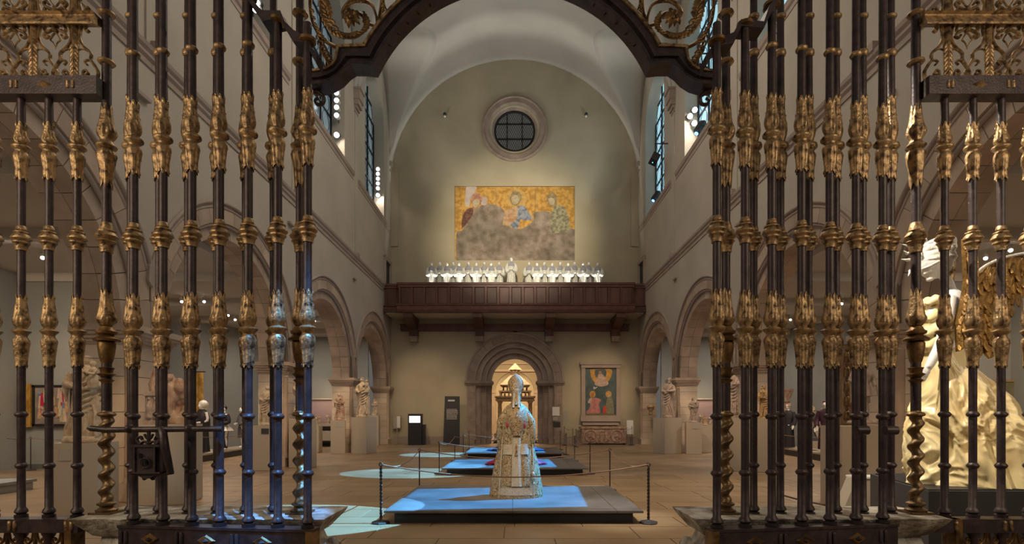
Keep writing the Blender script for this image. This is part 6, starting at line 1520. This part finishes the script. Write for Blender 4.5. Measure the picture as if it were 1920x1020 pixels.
# torso in profile facing -X
tor = [(690, 1776, 30, 26), (665, 1770, 27, 24), (645, 1766, 23, 21), (620, 1768, 24, 21), (598, 1768, 27, 23), (578, 1772, 27, 25), (562, 1780, 22, 24), (550, 1783, 14, 18), (542, 1782, 9, 9), (530, 1778, 8.5, 9), (518, 1770, 9, 9)]
mb.loft([(EYE+(781-y)*AS, (x-965)*AS, AY, rx*AS, ry*AS, 0) for y, x, rx, ry in tor], 24)
hd = MB(); headmb(hd, (0, 0, 0), 36*AS*1.0); mb.join(hd, Matrix.Translation(A_(1753, 492)) @ Matrix.Rotation(-pi/2, 4, 'Z') @ Matrix.Rotation(.30, 4, 'X'))
arm = [A_(1783, 560, -.11), A_(1775, 600, -.17), A_(1765, 640, -.19), A_(1750, 672, -.20), A_(1740, 690, -.20)]
mb.tube(bez(arm, 4), [.062-.0018*i for i in range(17)], 14); hand(mb, A_(1740, 690, -.20), (-.5, 0, -1), .09)
arm2 = [A_(1783, 560, .12), A_(1778, 600, .18), A_(1768, 640, .19), A_(1752, 672, .16)]
mb.tube(bez(arm2, 4), [.06-.002*i for i in range(13)], 12); hand(mb, A_(1752, 672, .16), (-.6, 0, -1), .09)
for s in (-1, 1): mb.ell(A_(1752, 590, s*.065), (.07, .065, .07), 12, 8)
for s in (-1, 1): mb.tube([A_(1785, 690, s*.09), A_(1790, 800, s*.09), A_(1795, 905, s*.09)], [.1, .065, .04], 10)
me = remesh(mb, .009, 2); me.name = 'body'; me.materials.append(M['white']); link('body', me, t, (0, 0, 0))
# turban of wrapped cloth
mb = MB(); c = A_(1755, 482)
mb.ell((c.x, c.y, c.z), (.155, .135, .135), 28, 16, lambda d: 1+.10*noise.noise(d*3)+.03*sin(9*d.z+6*d.x+3*noise.noise(d*2)))
for k in range(9):
    tl = rn.uniform(-.9, .9); a0 = rn.uniform(-.6, .7); rr_ = .016+.010*rn.random()
    mb.tube([(c.x+.150*cos(q)*cos(a0*.6), c.y+.132*sin(q)*cos(a0*.5), c.z+.115*sin(a0)+.10*tl*cos(q+k)) for q in [2*pi*j/30 for j in range(31)]], rr_, 6)
me = remesh(mb, .008, 2); me.name = 'turban'; me.materials.append(M['turban']); link('turban', me, t, (0, 0, 0))
mb = MB()
for p0, p1, p2 in (((1740, 462), (1735, 448), (1728, 452)), ((1752, 458), (1758, 446), (1765, 456)), ((1727, 480), (1716, 470), (1722, 462)), ((1776, 470), (1786, 478), (1788, 500))):
    mb.tube([A_(*p0, -.05), A_(*p1, -.06), A_(*p2, -.05)], [.014, .012, .004], 6)
part('loose_wraps', mb, 'turban', t, 60)
mb = MB(); 
for p0, p1, p2 in (((1722, 470), (1705, 462), (1692, 458)), ((1722, 485), (1700, 488), (1690, 486)), ((1716, 510), (1706, 508), (1703, 518)), ((1712, 470), (1700, 476), (1695, 470))):
    mb.tube([A_(*p0, -.02), A_(*p1, -.02), A_(*p2, -.02)], [.012, .016, .003], 6)
mb.tube([A_(1740, 475, 0), A_(1722, 470, 0), A_(1716, 490, 0), A_(1712, 515, 0)], .006, 5)
part('paper_ornament', mb, 'turban', t, 60)
# bodice with stiff ruffles
mb = MB()
mb.loft([(EYE+(781-y)*AS, (x-965)*AS, AY, rx*AS, ry*AS, a) for y, x, rx, ry, a in ((640, 1766, 27, 25, .06), (620, 1766, 28, 26, .06), (600, 1764, 31, 28, .07), (585, 1765, 31, 28, .05), (574, 1768, 29, 27, .03))], 36, 6)
for (x0, y0), (x1, y1), w_ in (((1750, 566), (1729, 572), .05), ((1750, 590), (1733, 600), .055), ((1748, 620), (1728, 628), .05), ((1750, 640), (1730, 652), .05), ((1752, 606), (1738, 612), .04)):
    a, b = A_(x0, y0), A_(x1, y1)
    for s in (-1, 0, 1):
        mb.tube([a+Vector((0, s*.09, 0)), (a+b)/2+Vector((0, s*.10, .02)), b+Vector((0, s*.07, 0)), b+Vector((.04, s*.04, -.05))], [w_*.7, w_, w_*.6, .012], 8, flat=1.3)
me = remesh(mb, .010, 1); me.name = 'bodice'; me.materials.append(M['satin']); link('bodice', me, t, (0, 0, 0))
# skirt: crumpled satin
secs = [(672, 1772, 34, 30), (655, 1770, 30, 27), (690, 1776, 42, 36), (715, 1786, 54, 48), (740, 1795, 66, 58), (770, 1804, 78, 66), (800, 1813, 88, 72), (830, 1824, 100, 76), (860, 1830, 106, 80), (885, 1836, 112, 84), (903, 1842, 118, 88), (915, 1846, 122, 90)]
secs = sorted(secs)
rows = []; NS = 280
def sk(y):
    for a, b in zip(secs[:-1], secs[1:]):
        if a[0] <= y <= b[0]:
            f = (y-a[0])/(b[0]-a[0]); return [a[i]+(b[i]-a[i])*f for i in (1, 2, 3)]
    return secs[-1][1:]
def ridged(p): return 1-abs(noise.noise(p))*2
for i in range(170):
    y = 655+(914-655)*i/169; cx_, rx, ry = sk(y); z = EYE+(781-y)*AS; f = min(1, (y-655)/90); row = []
    for j in range(NS):
        th = 2*pi*j/NS; d = Vector((cos(th), sin(th), 0))
        p = Vector((d.x*1.1+2.2, d.y*1.1, z*1.35)); wv = Vector((noise.noise(p*1.1), noise.noise(p*1.1+Vector((7, 3, 1))), noise.noise(p*1.1+Vector((2, 9, 4)))))
        q = p+wv*.75
        r_ = ridged(q*1.5)*.15+ridged(q*3.0+Vector((3, 1, 2)))*.11+ridged(q*6.0)*.045+ridged(q*11)*.014
        r_ += .05*sin(7*th+3*z+2.5*wv.x)
        k = 1+f*(r_-.10)
        row.append(((cx_-965)*AS+rx*AS*k*d.x, AY+ry*AS*k*d.y, z+f*.05*noise.noise(q*2)))
    rows.append(row)
part('satin_skirt', MB().grid(rows), 'satin', t, 180)
# train falling over the block
mb = MB(); rows = []
for i in range(14):
    f = i/13; rows.append([(A_(1830+j*4.2, 0).x+.02*sin(j*1.1+i*.3), 4.66-.07*sin(f*2.2)-.03*noise.noise(Vector((j*.25, f*3, 0))), 1.10-.0*f-.14*f*(1 if j < 8 else .4+.3*noise.noise(Vector((j*.4, 1, 0))))) for j in range(24)])
mb.grid(rows, closed=False); o = part('train', mb, 'satin', t, 180); sm = o.modifiers.new('s', 'SOLIDIFY'); sm.thickness = .01
# wings
def wing(outline, ydir, y0, label_name, nrow, seed, size, thick=.05):
    w_ = link('wing', None, t, (0, 0, 0))
    pts = [(P(x, y, y0+.06).x, P(x, y, y0+.06).z) for x, y in outline] if not ydir else [(P(x, y, y0+.12).x, P(x, y, y0+.12).z) for x, y in outline]
    part('wing_core', MB().prism(pts, lambda u, v, s: (u, s+ydir*(u-pts[0][0]), v), y0, y0+thick), 'feather', w_)
    xs_ = [p[0] for p in pts]; zs_ = [p[1] for p in pts]; rn = random.Random(seed); k = 0
    def inside(x, z):
        c = False; n = len(pts); j = n-1
        for i in range(n):
            if (pts[i][1] > z) != (pts[j][1] > z) and x < (pts[j][0]-pts[i][0])*(z-pts[i][1])/(pts[j][1]-pts[i][1])+pts[i][0]: c = not c
            j = i
        return c
    fm_ = MB(); L_ = size; rws = []
    for i in range(5):
        f = i/4; wv = .30*L_*sin(pi*min(1, f*.8+.15)); rws.append([(-wv, .0, -L_*f), (-wv*.5, -.012, -L_*f), (0, -.018, -L_*f), (wv*.5, -.012, -L_*f), (wv, 0, -L_*f), (0, .006, -L_*f)])
    fm_.grid(rws); fme = fm_.mesh('feather', 'feather')
    z = max(zs_)
    while z > min(zs_):
        x = min(xs_)+rn.random()*L_*.3
        while x < max(xs_):
            if inside(x, z-.01) :
                link('feather', fme, w_, (x, y0-.012-.01*rn.random()+ydir*(x-pts[0][0]), z), None, (-.22+rn.uniform(-.1, .1), 0, rn.uniform(-.3, .3))).rotation_euler.y = rn.uniform(-.3, .3)+.25; k += 1
            x += L_*.42
        z -= L_*.42
    return w_
wing([(1800, 450), (1812, 455), (1818, 500), (1820, 560), (1812, 600), (1800, 632), (1790, 660), (1788, 610), (1795, 580), (1803, 530)], .0, AY-.26, 'a', 0, 1, .095)
wing([(1796, 600), (1818, 545), (1832, 512), (1860, 492), (1900, 478), (1945, 472), (1955, 520), (1930, 545), (1905, 560), (1888, 580), (1880, 610), (1868, 640), (1852, 662), (1830, 650), (1808, 662), (1796, 640)], .25, AY+.02, 'b', 0, 2, .14)
part('wing_edge', MB().tube(bez([A_(1830, 512, .06), A_(1850, 497, .08), A_(1880, 484, .10), A_(1915, 476, .14), A_(1950, 472, .17)], 5), .014, 8), 'turban', t, 60)
part('gold_back_panel', MB().tube(bez([A_(1779, 470, .10), A_(1786, 500, .12), A_(1782, 530, .14), A_(1790, 600, .14)], 4), [.03]*13, 8), 'gold', t, 60)

# ================================================================ LAMPS AIMED AT THE EXHIBITS
for x, y, z, p, dx in ((-7.5, 9.35, 1.9, 70, 2.5), (-6.5, 10.6, 2.1, 80, 2), (-7.8, 16.8, 2.0, 75, 2.2), (-7.2, 17.9, 2.3, 60, 2), (-8.0, 24.3, 2.0, 60, 2), (-7.0, 24.6, 2.5, 95, 2.5), (-8.2, 31.2, 2.2, 60, 2), (7.05, 24.4, 2.5, 70, -2.5), (8.05, 24.05, 1.9, 65, -2), (8.05, 31.5, 2.1, 50, -2), (6.9, 16.9, 2.3, 60, -2), (7.65, 16.35, 2.1, 65, -2), (6.4, 9.85, 2.1, 60, -2)):
    spot((x+dx, y-2.8, z+5.2), (x, y, z), p*8, WARM, 26, .5, .03)
for s in (-1, 1):
    for y in (19, 21.5, 24): spot((s*10.5, y-2.4, 5.95), (s*12.1, y, 1.3), 190, WARM, 60, .7, .05)
    area((s*12, 12.5, 5.9), (s*12.3, 13.5, 0), 1.6, 210, SOFT)  # added soft fill to brighten the aisle, no fixtures
    area((s*11.8, 21, 5.9), (s*11.8, 21.5, 0), 1.6, 170, SOFT)
    area((s*11.2, 27.5, 5.9), (s*11.2, 28, 0), 1.6, 110, SOFT)
    area((s*12, 6, 5.9), (s*12, 6.5, 0), 1.6, 90, SOFT)
spot((-13, 13, 6.0), (-14.8, 17.1, 2.2), 260, WARM, 50); spot((13, 13, 6.0), (15.6, 17.1, 2.2), 220, WARM, 50)
# angel
spot((1.6, 4.6, 5.4), (4.1, 5.15, 2.2), 900, (1, .90, .74), 62, .6, .05); spot((2.2, 8.5, 5.5), (4.2, 5.2, 2.6), 180, WARM, 60)
# gates in warm light from behind the viewer and above
area((-4.6, .6, 4.6), (-3.5, 4, 2.6), 1.4, 70, (1, .80, .58)); area((4.6, .6, 4.6), (3.5, 4, 2.6), 1.4, 60, (1, .80, .58))
spot((-9+3, 1.2, 3.2), (-3.4, 4, 2.8), 160, (1, .80, .55), 70); spot((6, 1.2, 3.2), (3.6, 4, 2.8), 80, (1, .80, .55), 70)
spot((6.5, 11, 12), (-2.6, 3.9, 2.8), 500, (1, .85, .62), 30)
# end wall
spot((0, 16, 14), (0, 33, 12.8), 9000, (1, .86, .62), 40, .8, .3)
spot((6.5, 22, 9.2), (5.0, 33, 3.0), 2000, WARM, 28, .9, .1); spot((-6.5, 22, 9.2), (-5.5, 33, 2.4), 1300, WARM, 32, .9, .1); spot((-2.6, 24, 9), (-3.6, 33, 2.0), 500, WARM, 22, .9, .1)
# cold projector light: floor discs, left gate leaf, costume platforms
CY = (7.2, 9.2, 15.0)
spot((7.3, 8.75, 9.6), (-3.7, 8.75, 0), 46000, CYAN, 11.6, .02, .01)
spot((3.5, 7.2, 10.5), (1.75, 8.9, .2), 3600, (1, .95, .90), 14, 1, .1); spot((3.8, 6, 13.5), (2.6, 11, 0), 2600, (1, .80, .52), 42, 1, .3)  # warm spots added to brighten the platform's right side and the floor
spot((-1.5, 2.2, 8.5), (0, 9.9, 1.3), 1700, WARM, 16, .6, .05)
spot((-13.5, 10, 5.8), (-15, 17.2, 4), 300, WARM, 70, .8, .1); spot((13.5, 10, 5.8), (15, 17.2, 4), 300, WARM, 70, .8, .1) 
def gobo(src, quad, power, color, label):
    """lamp with framing shutters: a plate with a four sided hole shapes the beam"""
    src = Vector(src); ctr = sum((Vector(q) for q in quad), Vector())/4; ax = (ctr-src).normalized()
    spot(src, ctr, power, color, 44, 0, .0006)
    t = thing('shutter_projector', src, label, 'projector')
    u_ = ax.cross(Vector((0, 1, 0))).normalized(); v__ = ax.cross(u_); D = .28
    inn = []
    for q in quad:
        r = Vector(q)-src; r = r*(D/r.dot(ax)); inn.append(src+r)
    cc = src+ax*D
    outp = [cc+(p-cc).normalized()*.30 for p in inn]
    n = 4; mb = MB(); th = ax*.004
    vs = inn+outp+[p+th for p in inn]+[p+th for p in outp]; fs = []
    for i in range(4):
        j = (i+1) % 4; fs += [(i, j, 4+j, 4+i), (8+i, 12+i, 12+j, 8+j), (i, 8+i, 8+j, j), (4+i, 4+j, 12+j, 12+i)]
    mb.add(vs, fs); part('shutter_plate', mb, 'black', t)
    mb = MB().grid([[p-ax*0 for p in outp], [p-ax*.40 for p in outp]], caps=False); part('housing', mb, 'black', t)
    part('hanger', MB().tube([src-ax*.1+Vector((0, 0, .2)), src+Vector((0, 0, .7)), Vector((7.8 if src.x > 0 else -7.8, src.y, src.z+.7))], .03, 6), 'black', t)
gobo((7.0, 12.6, 14.6), [(-2.04, 8.37, .21), (1.22, 8.75, .21), (1.35, 11.38, .21), (-2.0, 10.9, .21)][::1], 54000, BLUE, 'projector with shutters high on the right wall over the nearest platform')
gobo((7.0, 20.0, 14.6), [(-2.08, 15.26, .21), (1.28, 15.6, .21), (1.2, 18.6, .21), (-2.05, 18.4, .21)], 54000, BLUE, 'projector with shutters high on the right wall over the middle platform')
gobo((7.0, 26.6, 14.6), [(-2.02, 21.52, .21), (1.3, 21.9, .21), (1.2, 25.3, .21), (-2.0, 25.3, .21)], 54000, BLUE, 'projector with shutters high on the right wall over the third platform')
spot((7.3, 16, 9.6), (-2.9, 16, 0), 40000, CYAN, 11.6, .02, .01)
spot((7.3, 23.6, 9.6), (-2.8, 23.6, 0), 40000, CYAN, 11.6, .02, .01)
spot((.8, .6, 9.5), (-1.62, 3.66, 1.62), 11000, (.10, .38, 1), 6.0, .5, .02)
